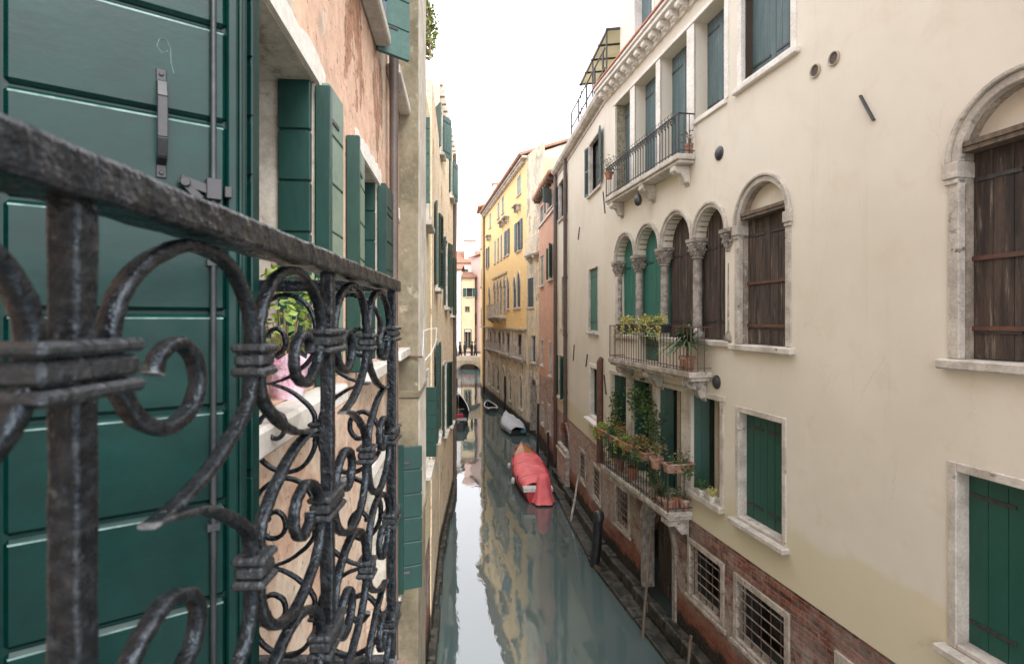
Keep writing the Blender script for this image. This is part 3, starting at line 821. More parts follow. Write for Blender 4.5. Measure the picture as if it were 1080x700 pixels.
# ground-floor openings with iron bars
opsb1, opsb2 = [], []
def barred(fr, ops, u0, u1, z0, z1, mat='stone_grille'):
    w = window(cream, fr, ops, u0, u1, z0, z1, fw=.095, depth=.3, fill='none', frame=mat, sill=.015, fdepth=.14)
    mb = MB(); iu0, iu1 = u0 + .095, u1 - .095
    for i in range(5):
        zz = z0 + .12 + (z1 - z0 - .22) * (i + .5) / 5
        mb.tube([(iu0, -.005, zz), (iu1, -.005, zz)], .011, 6)
    for i in range(5):
        x = iu0 + (iu1 - iu0) * (i + .5) / 5
        mb.cur = 1; mb.tube([(x, .016, z0 + .08), (x, .016, z1 - .12)], .008, 6)
    mb.build('bar_grille', [M['pale_iron'], M['rust']], w)
for a, b in ((9.86, 8.72), (8.46, 7.22), (6.45, 5.3), (13.35, 12.45)):
    barred(R1, opsb1, U(a), U(b), 1.14, 2.16)
barred(R2, opsb2, V(17.2), V(16.3), 1.15, 2.1); barred(R2, opsb2, V(15.4), V(14.5), 1.15, 2.1)
# water gate with its plank door, and a small arched opening
window(cream, R1, opsb1, U(11.80), U(10.28), .36, 2.42, fw=.13, depth=.34, fill='closed', smat='brown', frame='stone_column', sill=0, arch='round', capital=False, bottom=False, proud=.04, fdepth=.22)
window(cream, R2, opsb2, V(20.55), V(18.75), .75, 2.42, fw=.10, depth=.45, fill='closed', smat='brown', frame='brick_pale', sill=0, arch='round', bottom=False, proud=.02)
mb = MB(); mb.box(V(20.5), V(18.8), -.16, -.003, .2, 1.32); mb.box(V(20.56), V(18.74), -.20, .0, 1.322, 1.40); mb.box(V(20.5), V(18.8), -.14, -.002, 1.402, 1.55)
cream.part(mb, 'pedestal', M['stone_worn'], R2, bevel=.01)

D = 9.0
mb = wall(MB(), 0, R1.L, ZB, TOP, ops1, -.015)
room_box(mb, 0, R1.L, ZB, TOP, D, -.015)
mb.poly([(0, -.015, ZB), (R1.L, -.015, ZB), (R1.L, .02, ZB), (0, .02, ZB)])
cream.part(mb, 'plaster_wall', M['cream'], R1)
mb = wall(MB(), 0, R1.L, -.6, ZB, opsb1, 0); room_box(mb, 0, R1.L, -.6, ZB, D)
cream.part(mb, 'brick_wall', M['brick'], R1)
mb = wall(MB(), 0, R2.L, ZB + .14, TOP + .12, ops2, -.015); room_box(mb, 0, R2.L, ZB + .14, TOP + .1, D, -.015)
mb.poly([(0, -.015, ZB + .14), (R2.L, -.015, ZB + .14), (R2.L, .02, ZB + .14), (0, .02, ZB + .14)])
cream.part(mb, 'plaster_wall', M['cream'], R2)
mb = wall(MB(), 0, R2.L, -.6, ZB + .14, opsb2, 0); room_box(mb, 0, R2.L, -.6, ZB + .14, D)
cream.part(mb, 'brick_wall', M['brick_pale'], R2)
mb = wall(MB(), .02, R1.L, TOP, 14.9, ops_up, .35); room_box(mb, .02, R1.L, TOP, 14.9, D - .1, .35)
cream.part(mb, 'upper_storey', M['cream'], R1)
# cornice on the near bay: corbels, moulded slab, clay coping
mb = MB()
mb.box(0, R1.L, -.30, .34, 11.72, 11.80); mb.box(0, R1.L, -.34, .34, 11.802, 11.87); mb.box(0, R1.L, -.06, .34, 11.552, 11.72)
n = int(R1.L / .365)
for i in range(n):
    x = .12 + i * .365
    mb.prism([(x, 11.715), (x + .15, 11.715), (x + .15, 11.55), (x, 11.55)], -.17, -.062)
    mb.lathe([(.065, 0), (.065, .15)], (x, -.205, 11.645), 10, 'x')
cream.part(mb, 'cornice', M['stone_clean'], R1, bevel=.006)
mb = MB(); mb.add([(0, -.37, 11.872), (R1.L, -.37, 11.872), (R1.L, .34, 11.872), (0, .34, 11.872), (0, -.37, 11.91), (R1.L, -.37, 11.91), (R1.L, .34, 12.12), (0, .34, 12.12)], [(3, 2, 1, 0), (4, 5, 6, 7), (0, 1, 5, 4), (1, 2, 6, 5), (2, 3, 7, 6), (3, 0, 4, 7)])
cream.part(mb, 'coping', M['terracotta'], R1)
mb = MB(); mb.lathe([(.16, 0), (.16, R2.L)], (0, -.10, 11.80), 10, 'x'); mb.box(0, R2.L, -.10, .3, 11.68, 11.90); mb.box(0, R2.L, -.05, .02, 11.55, 11.68)
cream.part(mb, 'gutter', M['stone'], R2)
MB_ = MB(); MB_.box(0, R2.L, .3, D, 11.60, 11.70)
cream.part(MB_, 'terrace', M['floor_tile'], R2)
tile_roof(cream, R1, .02, R1.L, 14.9, D - 1.0, .4, .3, 'roof', 'tile', .35)

# balconies
def balcony(h, fr, ua, ub, z, prot, rail, brk, slab='stone', style='bars', near_bulge=False, bar_mat='iron'):
    mb = MB()
    mb.box(ua, ub, -prot, -.016, z - .10, z); mb.box(ua + .03, ub - .03, -prot + .04, -.017, z - .16, z - .101)
    s = h.part(mb, 'balcony', M[slab], fr, bevel=.018, seg=2)
    mb = MB(); y = -prot + .04
    zt = z + rail
    mb.bar((ua + .03, y, zt), (ub - .03, y, zt), .03, .016); mb.bar((ua + .03, y, z + .06), (ub - .03, y, z + .06), .02, .012)
    for x in (ua + .03, ub - .03):
        mb.bar((x, y, zt), (x, -.02, zt), .03, .016); mb.bar((x, y, z + .06), (x, -.02, z + .06), .02, .012)
        mb.tube([(x, y, z), (x, y, zt)], .013, 6)
        for k in range(1, 3):
            yy = y + (-.02 - y) * k / 3
            mb.tube([(x, yy, z), (x, yy, zt)], .008, 5)
    n = int((ub - ua) / .125)
    for i in range(1, n):
        x = ua + .03 + (ub - ua - .06) * i / n
        mb.tube([(x, y, z), (x, y, zt)], .008, 5)
        if style == 'scroll':
            c = (x, y, zt - .10)
            mb.tube([(x + .05 * math.cos(t) * (1 - t / 14), y - .012, zt - .09 + .065 * math.sin(t) * (1 - t / 14)) for t in [j * .55 for j in range(18)]], .006, 4)
            mb.tube([(x, y, zt - .16), (x, y - .05, zt - .05), (x, y - .09, zt + .0), (x, y - .06, zt + .04)], .006, 4)
    mb.build('railing', M[bar_mat], s)
    for u in brk:
        b = MB(); p = [(0, 0)]
        yy = -.016; q = prot - .06
        prof = [(0, 0), (q, 0), (q, -.08), (q * .85, -.14), (q * .62, -.13), (q * .5, -.18), (q * .3, -.30), (q * .12, -.28), (0, -.36)]
        o = len(b.v); nn = len(prof)
        for x in (u - .09, u + .09):
            for a, c in prof: b.v.append((x, yy - a, z - .162 + c))
        b.f += [tuple(range(nn)), tuple(range(2 * nn - 1, nn - 1, -1))] + [(i, (i + 1) % nn, (i + 1) % nn + nn, i + nn) for i in range(nn)]
        b.mi += [0] * (nn + 2)
        b.lathe([(.05, -.1), (.05, .1)], (u, yy - q * .86, z - .23), 10, 'x')
        b.build('bracket', M[slab], s, bevel=.01)
    return s
balcony(cream, R1, U(13.15), U(9.58), 8.92, .36, .70, (U(12.85), U(11.2), U(9.85)), 'stone', 'scroll')
balcony(cream, R1, U(12.75), U(9.05), 5.17, .42, .74, (U(12.3), U(10.85), U(9.3)), 'stone_worn', 'bars', bar_mat='rust')
balcony(cream, R1, U(12.95), U(9.66), 2.67, .52, .76, (U(12.55), U(11.9), U(9.88)), 'stone_worn', 'bars', bar_mat='iron')

# small fittings
mb = MB(); mb.tube([(V(19.16), -.10, 2.5), (V(19.16), -.10, 11.7)], .065, 10)
for zz in (3.5, 5.5, 7.5, 9.5): mb.tube([(V(19.16), -.10, zz), (V(19.16), -.10, zz + .06)], .08, 10)
cream.part(mb, 'drainpipe', M['pipe'], R2, smooth=True)
mb = MB(); mb.tube([(.12, -.10, .6), (.12, -.10, 11.7)], .06, 10)
cream.part(mb, 'drainpipe', M['pipe'], R2, smooth=True)
mb = MB(); mb.tube([(V(14.28), -.09, 2.35), (V(14.28), -.09, 4.95), (V(14.28), -.02, 5.05)], .085, 10)
cream.part(mb, 'rusty_pipe', M['rust'], R2, smooth=True)
for Y, z, L, ang in ((5.98, 8.32, .38, R(118)),):
    cream.part(strap_iron(MB(), U(Y), z, L, ang, .022), 'wall_anchor', M['dome'], R1)
for Y, z, L, ang in ((14.1, 9.05, .62, R(108)), (17.2, 8.75, .42, R(60)), (18.0, 4.98, .55, R(75)), (16.1, 4.86, .42, R(62)), (13.98, 4.4, .5, R(112))):
    fr = R2 if Y > 13.94 else R1
    cream.part(strap_iron(MB(), fr.u(Y), z, L, ang, .03), 'wall_anchor', M['dome'], fr)
def disc(u, z, r, mat, ring=None, nm='vent'):
    mb = MB()
    mb.lathe([(r * .94, -.024), (r * .94, -.012)], (u, 0, z), 20, 'y')
    o = cream.part(mb, nm, M[mat], R1)
    if ring: MB().lathe([(r * 1.22, -.016), (r * 1.22, -.036), (r * 1.08, -.042), (r * .95, -.036), (r * .95, -.019)], (u, 0, z), 20, 'y').build('ring', M[ring], o, smooth=True)
disc(U(6.75), 9.07, .07, 'vent', 'curtain'); disc(U(6.45), 9.08, .07, 'vent', 'curtain')
for Y, z in ((8.84, 8.70), (8.92, 5.02)):
    mb = MB(); mb.lathe([(.115, -.016), (.115, -.03), (.095, -.038), (.088, -.052), (.055, -.066), (.01, -.072)], (U(Y), 0, z), 18, 'y')
    cream.part(mb, 'vent_cap', M['dome'], R1, smooth=True)
mb = MB(); mb.tube([(U(11.35), -.30, 8.76), (U(11.35), -.30, 8.62)], .008, 5); mb.lathe([(.02, .0), (.06, -.04), (.085, -.14), (.06, -.22), (.015, -.25)], (U(11.35), -.30, 8.62), 12)
cream.part(mb, 'lantern', M['dome'], R1, smooth=True)

# roof terrace: railing, posts, canvas canopy
mb = MB(); yf = -.03
for u in (V(18.4), V(17.2), V(16.1), V(15.1), V(14.2)):
    mb.tube([(u, yf, 11.9), (u, yf, 12.95)], .028, 6)
for zz in (12.95, 12.45): mb.tube([(V(18.4), yf, zz), (V(14.0), yf, zz)], .022, 6)
cream.part(mb, 'terrace_railing', M['iron'], R2)
mb = MB(); ua, ub = V(17.2), R2.L - .02
mb.add([(ua, .0, 13.42), (ub, .0, 13.42), (ub, 2.6, 13.75), (ua, 2.6, 13.75), (ua, .0, 13.45), (ub, .0, 13.45), (ub, 2.6, 13.78), (ua, 2.6, 13.78)],
       [(0, 1, 2, 3), (4, 5, 6, 7), (0, 1, 5, 4), (1, 2, 6, 5), (2, 3, 7, 6), (3, 0, 4, 7)])
can = cream.part(mb, 'terrace_canopy', M['canopy'], R2)
mb = MB()
for i in range(5):
    u = ua + (ub - ua) * i / 4
    mb.bar((u, -.02, 13.40), (u, 2.6, 13.73), .04, .05)
mb.bar((ua, .02, 13.39), (ub, .02, 13.39), .04, .05); mb.bar((ua, .9, 13.50), (ub, .9, 13.50), .04, .05)
for u in (ua + .05, (ua + ub) / 2, ub - .1): mb.tube([(u, .03, 11.9), (u, .03, 13.4)], .022, 6); mb.tube([(u, 2.5, 11.7), (u, 2.5, 13.7)], .022, 6)
mb.build('canopy_frame', M['iron'], can)

# stone ledge at the foot of the right bank
mb = MB()
def ledge(mb, fr, u0, u1, prot, z0, z1, n, rg, gap=.012):
    xs = [u0 + (u1 - u0) * i / n for i in range(n + 1)]
    for a, b in zip(xs, xs[1:]):
        j = rg.uniform(-.03, .03); k = rg.uniform(-.025, .02)
        mb.obox(fr.m, a + gap, b - gap, -prot + j, -.002, z0, z1 + k)
rg = random.Random(3)
for fr in (R1, R2):
    ledge(mb, fr, 0, fr.L, .50, -.8, .10, max(3, int(fr.L / 1.3)), rg)
    ledge(mb, fr, .02, fr.L - .02, .22, .10, .38, max(3, int(fr.L / .7)), rg)
tag(mb.build('ledge_pavement', M['step'], bevel=.03, seg=2), kind='structure')

# ------------------------------------------------------------------ orange house
OR = Fr((3.6 - .0862 * 26.5, 26.5), (3.6 - .0862 * 21.34, 21.34))
orange = House('orange_house', OR, 'narrow orange rendered house between the cream house and the yellow house')
oo, ob = [], []
V = OR.u
window(orange, OR, oo, V(23.9), V(22.4), 10.75, 11.45, fw=.06, depth=.06, fill='open', smat='teal', sill=.04, leaf_w=.5, ajar=R(50))
window(orange, OR, oo, V(26.1), V(25.0), 10.6, 11.4, fw=.06, depth=.06, fill='closed', smat='teal', sill=.04)
window(orange, OR, oo, V(23.4), V(22.3), 7.75, 9.2, fw=.06, depth=.06, fill='open', smat='green', style='l', sill=.08, leaf_w=.36, ajar=R(25))
window(orange, OR, oo, V(25.9), V(24.9), 7.65, 9.1, fw=.07, depth=.06, fill='closed', smat='green_faded', sill=.08)
window(orange, OR, oo, V(23.3), V(22.6), 3.75, 5.2, fw=.08, depth=.08, fill='glass', sill=.06)
window(orange, OR, oo, V(25.7), V(25.0), 4.0, 5.2, fw=.08, depth=.08, fill='glass', sill=.06)
window(orange, OR, ob, V(23.6), V(22.9), 1.3, 2.5, fw=.1, depth=.08, fill='glass', sill=.04)
window(orange, OR, ob, V(25.6), V(24.9), 1.3, 2.3, fw=.1, depth=.08, fill='glass', sill=.04)
mb = wall(MB(), 0, OR.L, 3.5, 11.75, oo, -.012); room_box(mb, 0, OR.L, 3.5, 11.75, 8, -.012); orange.part(mb, 'wall', M['orange'], OR)
mb = wall(MB(), 0, OR.L, -.6, 3.5, ob, 0); room_box(mb, 0, OR.L, -.6, 3.5, 8); orange.part(mb, 'brick_wall', M['brick_pale'], OR)
orange.part(MB().box(0, OR.L, -.08, -.013, 10.45, 10.55), 'string_course', M['stone'], OR)
mb = MB()
for i in range(9): orange.part(MB().box(.3 + i * .55, .42 + i * .55, -.3, -.012, 11.6, 11.74), 'rafter', M['plank_wood'], OR)
tile_roof(orange, OR, 0, OR.L, 11.75, 7, .3, .38, gable='orange')
mb = MB(); mb.tube([(OR.L - .15, -.08, .3), (OR.L - .15, -.08, 11.6)], .05, 8); orange.part(mb, 'drainpipe', M['pipe'], OR)

# ------------------------------------------------------------------ yellow house
YE = Fr((6.5 - .19 * 46.2, 46.2), (6.5 - .19 * 29.95, 29.95))
YC = Fr((6.5 - .19 * 29.95, 29.95), (6.5 - .19 * 29.95 + .79 * 1.05, 29.95 - 2.45 * 1.05))
yel = House('yellow_house', YE, 'long yellow palazzo with gothic windows above a stained stone base')
V = YE.u; yo, yb, yc, ycb = [], [], [], []
def sh(a, b, z0, z1, **k):
    d = dict(fw=.07, depth=.045, fill='open', smat='blue_shutter', style='v', sill=.08); d.update(k)
    return window(yel, YE, yo, V(a), V(b), z0, z1, **d)
for a, b in ((32.5, 31.4), (37.8, 36.9), (39.6, 38.7), (43.5, 42.6)):
    window(yel, YE, yo, V(a), V(b), 13.35, 14.5, fw=.07, depth=.04, fill='closed', smat='green_faded', sill=.08)
for a, b in ((32.6, 31.5),): sh(a, b, 10.1, 11.9, leaf_w=.55)
for a, b in ((37.0, 36.4), (38.3, 37.7), (39.6, 39.0), (41.0, 40.4)): sh(a, b, 10.3, 12.0, fill='closed')
sh(36.0, 35.2, 10.3, 12.0); sh(44.8, 43.9, 10.3, 12.0)
sh(32.55, 31.5, 6.8, 8.95, arch='point', fill='closed')
sh(33.7, 32.75, 6.8, 8.75, arch='point', fill='closed')
for a, b in ((37.0, 36.2), (38.4, 37.6), (39.8, 39.0), (41.2, 40.4)):
    sh(a, b, 6.5, 8.95, arch='point', fill='glass', frame='stone_worn', sill=0, proud=.05)
sh(35.9, 35.0, 6.8, 8.9, arch='point', fill='closed'); sh(43.9, 43.0, 6.6, 8.8, arch='point', fill='closed')
yel.part(MB().box(V(41.9), V(35.8), -.10, -.013, 9.15, 9.27), 'string_course', M['stone_worn'], YE)
balcony(yel, YE, V(42.0), V(36.2), 6.35, .5, .85, (V(41.5), V(39.2), V(36.7)), 'stone', 'bars', bar_mat='stone')
for a, b in ((32.4, 31.2), (36.0, 34.9), (37.6, 36.5), (39.4, 38.3), (41.2, 40.1), (43.4, 42.3)):
    window(yel, YE, yb, V(a), V(b), 4.0, 5.35, fw=.12, depth=.10, fdepth=.05, fill='glass', frame='stone_worn', sill=.06, cast='plank_wood')
for a, b in ((31.9, 31.1), (35.2, 34.4), (37.5, 36.7), (39.8, 38.8), (42, 41), (44.2, 43.4)):
    window(yel, YE, yb, V(a), V(b), 1.0, 3.0, fw=.1, depth=.10, fdepth=.05, fill='glass', frame='stone_base', sill=.05, arch='round', cast='plank_wood')
yel.part(MB().box(V(45.9), V(30.1), -.14, -.002, 3.72, 3.82), 'string_course', M['stone_worn'], YE)
for a_, b_ in ((33.2, 30.9), (36.6, 34.6), (43.8, 37.4)): balcony(yel, YE, V(a_), V(b_), 3.95, .30, .6, (V(a_) + .3, V(b_) - .3), 'stone', 'bars', bar_mat='stone')
for y in (44, 41.8, 39.9, 36.3, 34, 32.9, 30.5):
    yel.part(MB().box(V(y) - .14, V(y) + .14, -.10, -.002, 3.88, 5.4), 'pilaster', M['stone'], YE)
mb = wall(MB(), 0, YE.L, 5.55, 15.0, yo, -.012); room_box(mb, 0, YE.L, 5.55, 15, 9, -.012); yel.part(mb, 'wall', M['yellow'], YE)
mb = wall(MB(), 0, YE.L, -.6, 5.5, yb, 0); room_box(mb, 0, YE.L, -.6, 5.5, 9); yel.part(mb, 'stone_wall', M['stone_base'], YE)
yel.part(MB().box(-.02, YE.L + .02, -.16, .1, 5.5, 5.6), 'string_course', M['stone_worn'], YE)
for y in (32.0, 35.6, 37.1, 43.2):                 # stone brackets left under the top windows
    mb = MB(); mb.box(V(y) - .55, V(y) + .55, -.38, -.013, 12.66, 12.74)
    for s in (-.4, .4): mb.prism([(V(y) + s - .06, 12.65), (V(y) + s + .06, 12.65), (V(y) + s + .06, 12.38), (V(y) + s - .06, 12.38)], -.25, -.013)
    yel.part(mb, 'flower_shelf', M['stone_worn'], YE)
mb = MB(); mb.box(-.2, YE.L + .12, -.3, .1, 14.88, 15.0)
for i in range(int(YE.L / .32)): mb.box(.05 + i * .32, .17 + i * .32, -.24, -.012, 14.7, 14.878)
yel.part(mb, 'cornice', M['stone'], YE)
tile_roof(yel, YE, -.2, YE.L + .16, 15.0, 9, .4, .36, gable='yellow_worn')
V = YC.u
window(yel, YC, yc, .15, 1.15, 6.75, 8.35, fw=.05, depth=.04, fill='closed', smat='blue_shutter', sill=.06)
window(yel, YC, yc, .75, 1.45, 3.85, 5.3, fw=.06, depth=.12, fill='closed', smat='blue_shutter', sill=.06)
window(yel, YC, ycb, .55, 1.6, .2, 3.1, fw=.14, depth=.5, fill='closed', smat='plank_wood', frame='stone_worn', sill=0, arch='round', bottom=False)
mb = wall(MB(), 0, YC.L, 3.4, 15, yc, -.012); yel.part(mb, 'side_wall', M['yellow_worn'], YC)
mb = wall(MB(), 0, YC.L, -.6, 3.4, ycb, 0); yel.part(mb, 'stone_wall', M['stone_base'], YC)
balcony(yel, YC, .45, YC.L - .1, 9.55, .35, .8, (.7, 1.7), 'stone', 'bars', bar_mat='stone_clean')
mb = MB(); mb.tube([(-.25 + .4, -.1, .5), (.15, -.1, 14.8)], .06, 8); yel.part(mb, 'drainpipe', M['pipe'], YE)
mb = MB(); mb.box(.6, 1.6, 2.2, 3.2, 15.2, 17.6); mb.box(.5, 1.7, 2.1, 3.3, 17.602, 17.75); yel.part(mb, 'chimney', M['far_pink'], YE)

NY = Fr((-.0572 * 49.2, 49.2), (6.5 - .19 * 46.2 - .22, 46.22))
ny = House('ochre_house', NY, 'narrow ochre house end beyond the long yellow palazzo beside the bridge')
no = []
for z0 in (12.3, 9.0, 5.6): window(ny, NY, no, NY.L * .35, NY.L * .35 + 1.0, z0, z0 + 1.6, fw=.1, depth=.15, fill='closed', smat='blue_shutter')
mb = wall(MB(), 0, NY.L, -.6, 15.6, no, 0); room_box(mb, 0, NY.L, -.6, 15.6, 8); ny.part(mb, 'wall', M['yellow'], NY)
tile_roof(ny, NY, -.1, NY.L, 15.6, 8, .3, .3)
mb = MB(); mb.box(.8, 1.8, 1.0, 2.0, 15.9, 17.9); mb.box(.7, 1.9, .9, 2.1, 17.902, 18.1); ny.part(mb, 'chimney', M['far_pink'], NY)

# ------------------------------------------------------------------ pink house (left bank, the balcony hangs on it)
LX = lambda Y: -.55 - .09 * Y
L1 = Fr((LX(-3.0), -3.0), (LX(4.78), 4.78))
pink = House('pink_house', L1, 'old house of peeling salmon plaster with dark green shutters behind the iron railing')
po = []; V = L1.u
GZ = lambda d: EYE + d
def lwin(a, b, z0, z1, lint=.09):
    po.append(dict(u0=V(a), u1=V(b), z0=z0, z1=z1, rev='lrtb'))
    mb = MB()
    rgl = random.Random(int(a * 100))
    # roughly plastered white lintel and jamb band
    pts = [(V(a) - .08, z1 + .001), (V(b), z1 + .001), (V(b) + .06, z1 - .02), (V(b) + .10, z1 + .03)]
    n = 14
    for i in range(n + 1):
        x = V(b) + .10 - (V(b) - V(a) + .22) * i / n
        pts.append((x, z1 + lint + rgl.uniform(-.015, .02) + (.0 if i else -.02)))
    mb.prism(pts, -.012, .004)
    w = pink.part(mb, 'window', M['stone_clean'], L1)
    MB().box(V(b) - .007, V(b) - .003, .002, .3, z0, z1 - .006).box(V(a) + .003, V(a) + .007, .002, .3, z0, z1 - .006).box(V(a) + .003, V(b) - .003, .002, .3, z1 - .0055, z1 - .002).build('reveal', M['jamb'], w)
    MB().box(V(a), V(b), .30, .31, z0, z1).build('pane', M['glass'], w)
    c = (V(a) + V(b)) / 2
    MB().box(c - .03, c + .03, .25, .29, z0, z1).box(V(a) + .001, V(a) + .05, .25, .29, z0, z1).box(V(b) - .05, V(b) - .001, .25, .29, z0, z1).build('casement', M['curtain'], w)
    MB().box(V(a) - .1, V(b) + .1, -.10, -.002, z0 - .075, z0 - .002).build('sill', M['stone'], w, bevel=.01)
    return w
def lleaf(w, wd, z0, z1, m, mat='green_deep', label=None):
    me = leaf_mesh(wd, z1 - z0, mat, 'h', .03)
    o = link('shutter', me, w, m, bevel=.004)
    if label: o['label'] = label
    return o
def fold(w, b, z0, z1, mat2='green_faded', wall_w=.21):
    """leaf lying in the reveal plus its folded partner turned back on the wall"""
    lleaf(w, .115, z0, z1, T(V(b) - .004, .012, z0, R(90)))
    lleaf(w, wall_w, z0 - .02, z1 - .03, T(V(b) + .012, -.048, z0 + .02, R(-2)), mat2, 'shutter leaf faded to grey green' if mat2 != 'green_deep' else None)
    mb = MB(); mb.box(V(b) - .030, V(b) + .010, -.060, -.004, z0, z1 - .02); mb.build('shutter_stile', M['green_deep'], w, bevel=.004)
    mb = MB(); x = V(b) + wall_w + .01
    mb.tube([(x, -.05, z0 + .05), (x, -.05, z1 - .06)], .005, 6); mb.tube([(x, -.05, z1 - .07), (x + .03, -.01, z1 - .07)], .008, 6)
    mb.build('shutter_hook', M['iron'], w)
WZ0, WZ1 = GZ(-.24), GZ(.895)
w1 = lwin(1.30, 2.06, WZ0, WZ1); fold(w1, 2.06, WZ0, WZ1)
w2 = lwin(2.92, 3.56, WZ0, WZ1); fold(w2, 3.56, WZ0, WZ1, 'green_deep', .42)
lleaf(w2, .30, WZ0, WZ1 - .03, T(V(2.92) - .31, -.048, WZ0, R(3)), 'green_faded')
MB().box(V(2.92) - .345, V(2.92) - .312, -.065, -.004, WZ0, WZ1 - .02).build('shutter_stile', M['green_deep'], w2, bevel=.004)
w3 = lwin(4.12, 4.66, GZ(-.22), GZ(.87))
MB().box(V(4.12), V(4.12) + .001, 0, .0005, 0, .001)
# upper floor windows: only their sills and a swung-out shutter show
w4 = lwin(2.35, 3.35, GZ(1.80), GZ(3.2))
link('shutter', leaf_mesh(.235, 1.5, 'teal_green', 'h', .03), w4, T(V(3.44), -.02, GZ(1.70), R(-52)), bevel=.004)
link('shutter', leaf_mesh(.10, 1.5, 'blue_shutter', 'h', .03), w4, T(V(3.30), .0, GZ(1.76), R(-70)), bevel=.004)
w5 = lwin(4.05, 4.70, GZ(1.86), GZ(3.2))
# lower floor
w6 = lwin(3.15, 3.95, GZ(-2.0), GZ(-.95))
lleaf(w6, .24, GZ(-1.98), GZ(-.92), T(V(4.0), -.02, GZ(-1.98), R(-72)))
MB().box(V(3.98), V(3.98) + .03, -.12, -.01, GZ(-1.98), GZ(-.9)).build('shutter_stile', M['green_deep'], w6)
# balcony doorway
DA, DB = .52, 1.12
po.append(dict(u0=V(DA), u1=V(DB), z0=GZ(-.80), z1=GZ(.92), rev='lrtb'))
mb = MB(); mb.box(V(DA), V(DB), .22, .24, GZ(-.8), GZ(.92))
drw = pink.part(mb, 'doorway', M['dark'], L1)

mb = wall(MB(), 0, L1.L, -.6, 13.2, po, 0, .32); room_box(mb, 0, L1.L, -.6, 13.2, 8)
pink.part(mb, 'wall', M['pink'], L1)
tile_roof(pink, L1, 0, L1.L + .9, 13.2, 8, .4, .3)
mb = MB(); mb.tube([(V(3.92), -.06, 2.2), (V(3.92), -.06, GZ(1.66))], .032, 8); mb.tube([(V(3.92), -.06, GZ(1.66)), (V(3.92), -.06, 13.2)], .034, 8)
pink.part(mb, 'drainpipe', M['pipe'], L1, smooth=True)
# rendered chimney-breast pilaster at the end of the house
P1 = Fr((-.8125, 4.765), (-.8125 - .085, 5.70))
mb = MB(); mb.box(0, P1.L, 0, .6, .9, 13.4); 
pil = pink.part(mb, 'pilaster', M['concrete'], P1, bevel=.01)
for z_ in (-.66, -1.86): MB().box(-.015, P1.L + .015, -.015, .3, GZ(z_), GZ(z_ + .06)).build('band', M['concrete'], pil, bevel=.006)
mb = MB(); mb.box(-.02, P1.L + .02, -.02, .6, -.6, .9); mb.build('plinth', M['stone'], pil, bevel=.015)
mb = MB(); mb.box(.02, P1.L + .004, -.006, -.001, GZ(-1.78), 13.4); mb.build('render_strip', M['jamb'], pil)

# green plank door folded open beside the balcony
a = math.atan2(.592, .806)
P0 = Vector((-.640, .647))
DL = .285
dz0, dz1 = GZ(-.79), GZ(.91)
mb = MB(); sp = .1385; base = GZ(.29)
zs = [base + sp * k for k in range(-8, 5)]
zs = [z for z in zs if dz0 < z < dz1]
zs = [dz0] + zs + [dz1]
for z0, z1 in zip(zs, zs[1:]):
    mb.box(.030, DL - .012, 0, .022, z0 + .0022, z1 - .0022)
    mb.box(.048, DL - .012, .004, .022, z1 - .0075, z1 - .0048) if False else None
door = MB()
door_m = T(P0.x, P0.y, 0, a)
d = mb.build('door', M['door_green'], pink.root, pink.inv @ door_m, bevel=.0052)
mb = MB(); mb.box(.02, DL, .008, .02, dz0, dz1); mb.build('backing_board', M['door_green'], d)
mb = MB(); mb.box(-.03, .024, -.006, .03, dz0, dz1); mb.build('stile', M['door_green'], d, bevel=.003)
mb = MB(); mb.box(DL - .012, DL + .003, -.004, .03, dz0, dz1); mb.box(DL + .0035, DL + .012, .004, .03, dz0, dz1); mb.build('stile', M['door_green'], d, bevel=.003)
for z1 in zs[1:-1]: MB().box(.034, DL - .016, -.0005, .001, z1 - .0096, z1 - .0072).build('edge_highlight', M['edge_highlight'], d)  # thin pale strips painted as the sky highlight on each plank's top edge
MB().tube([(.200, -.0004, GZ(.376)), (.193, -.0004, GZ(.371)), (.187, -.0004, GZ(.379)), (.190, -.0004, GZ(.390)), (.198, -.0004, GZ(.392)), (.203, -.0004, GZ(.380)), (.2035, -.0004, GZ(.362)), (.207, -.0004, GZ(.345))], .00035, 5).build('chalk_scratch', M['edge_highlight'], d)
hx = .192
mb = MB()
pts = []
hz0, hz1 = GZ(.198), GZ(.348)
prof = [(-.0015, hz1), (-.0015, hz1 - .016), (-.018, hz1 - .024), (-.026, hz1 - .045), (-.026, hz0 + .05), (-.018, hz0 + .026), (-.0015, hz0 + .018), (-.0015, hz0)]
for (y0, z0), (y1, z1) in zip(prof, prof[1:]): mb.bar((hx, y0, z0), (hx, y1, z1), .0125, .003, (0, 1, 0))
for z in (hz1 - .007, hz0 + .007): mb.lathe([(.0035, -.0045), (.003, -.002), (.0035, 0)], (hx, -.001, z), 8, 'y')
mb.build('handle', M['boat_dark'], d, bevel=.001)
bx = DL - .030
mb = MB(); mb.tube([(bx, -.007, dz0 + .02), (bx, -.007, dz1 - .02)], .0042, 8)
for z in (GZ(.08), GZ(-.3), GZ(.6)): mb.box(bx - .008, bx + .008, -.012, .0, z, z + .010)
mb.build('bolt_rod', M['dome'], d, smooth=True)
mb = MB(); lz = GZ(.188)
mb.bar((bx - .042, -.011, lz + .010), (bx + .006, -.014, lz - .004), .004, .014, (0, 0, 1)); mb.bar((bx - .042, -.011, lz + .010), (bx - .016, -.016, lz - .016), .004, .010, (0, 0, 1))
mb.box(bx - .010, bx + .010, -.018, .0, lz - .014, lz + .016); mb.box(bx + .014, bx + .024, -.012, .0, lz - .008, lz + .008)
mb.lathe([(.007, -.020), (.007, -.005)], (bx - .036, 0, lz + .006), 8, 'y')
mb.build('latch', M['boat_dark'], d, bevel=.001)
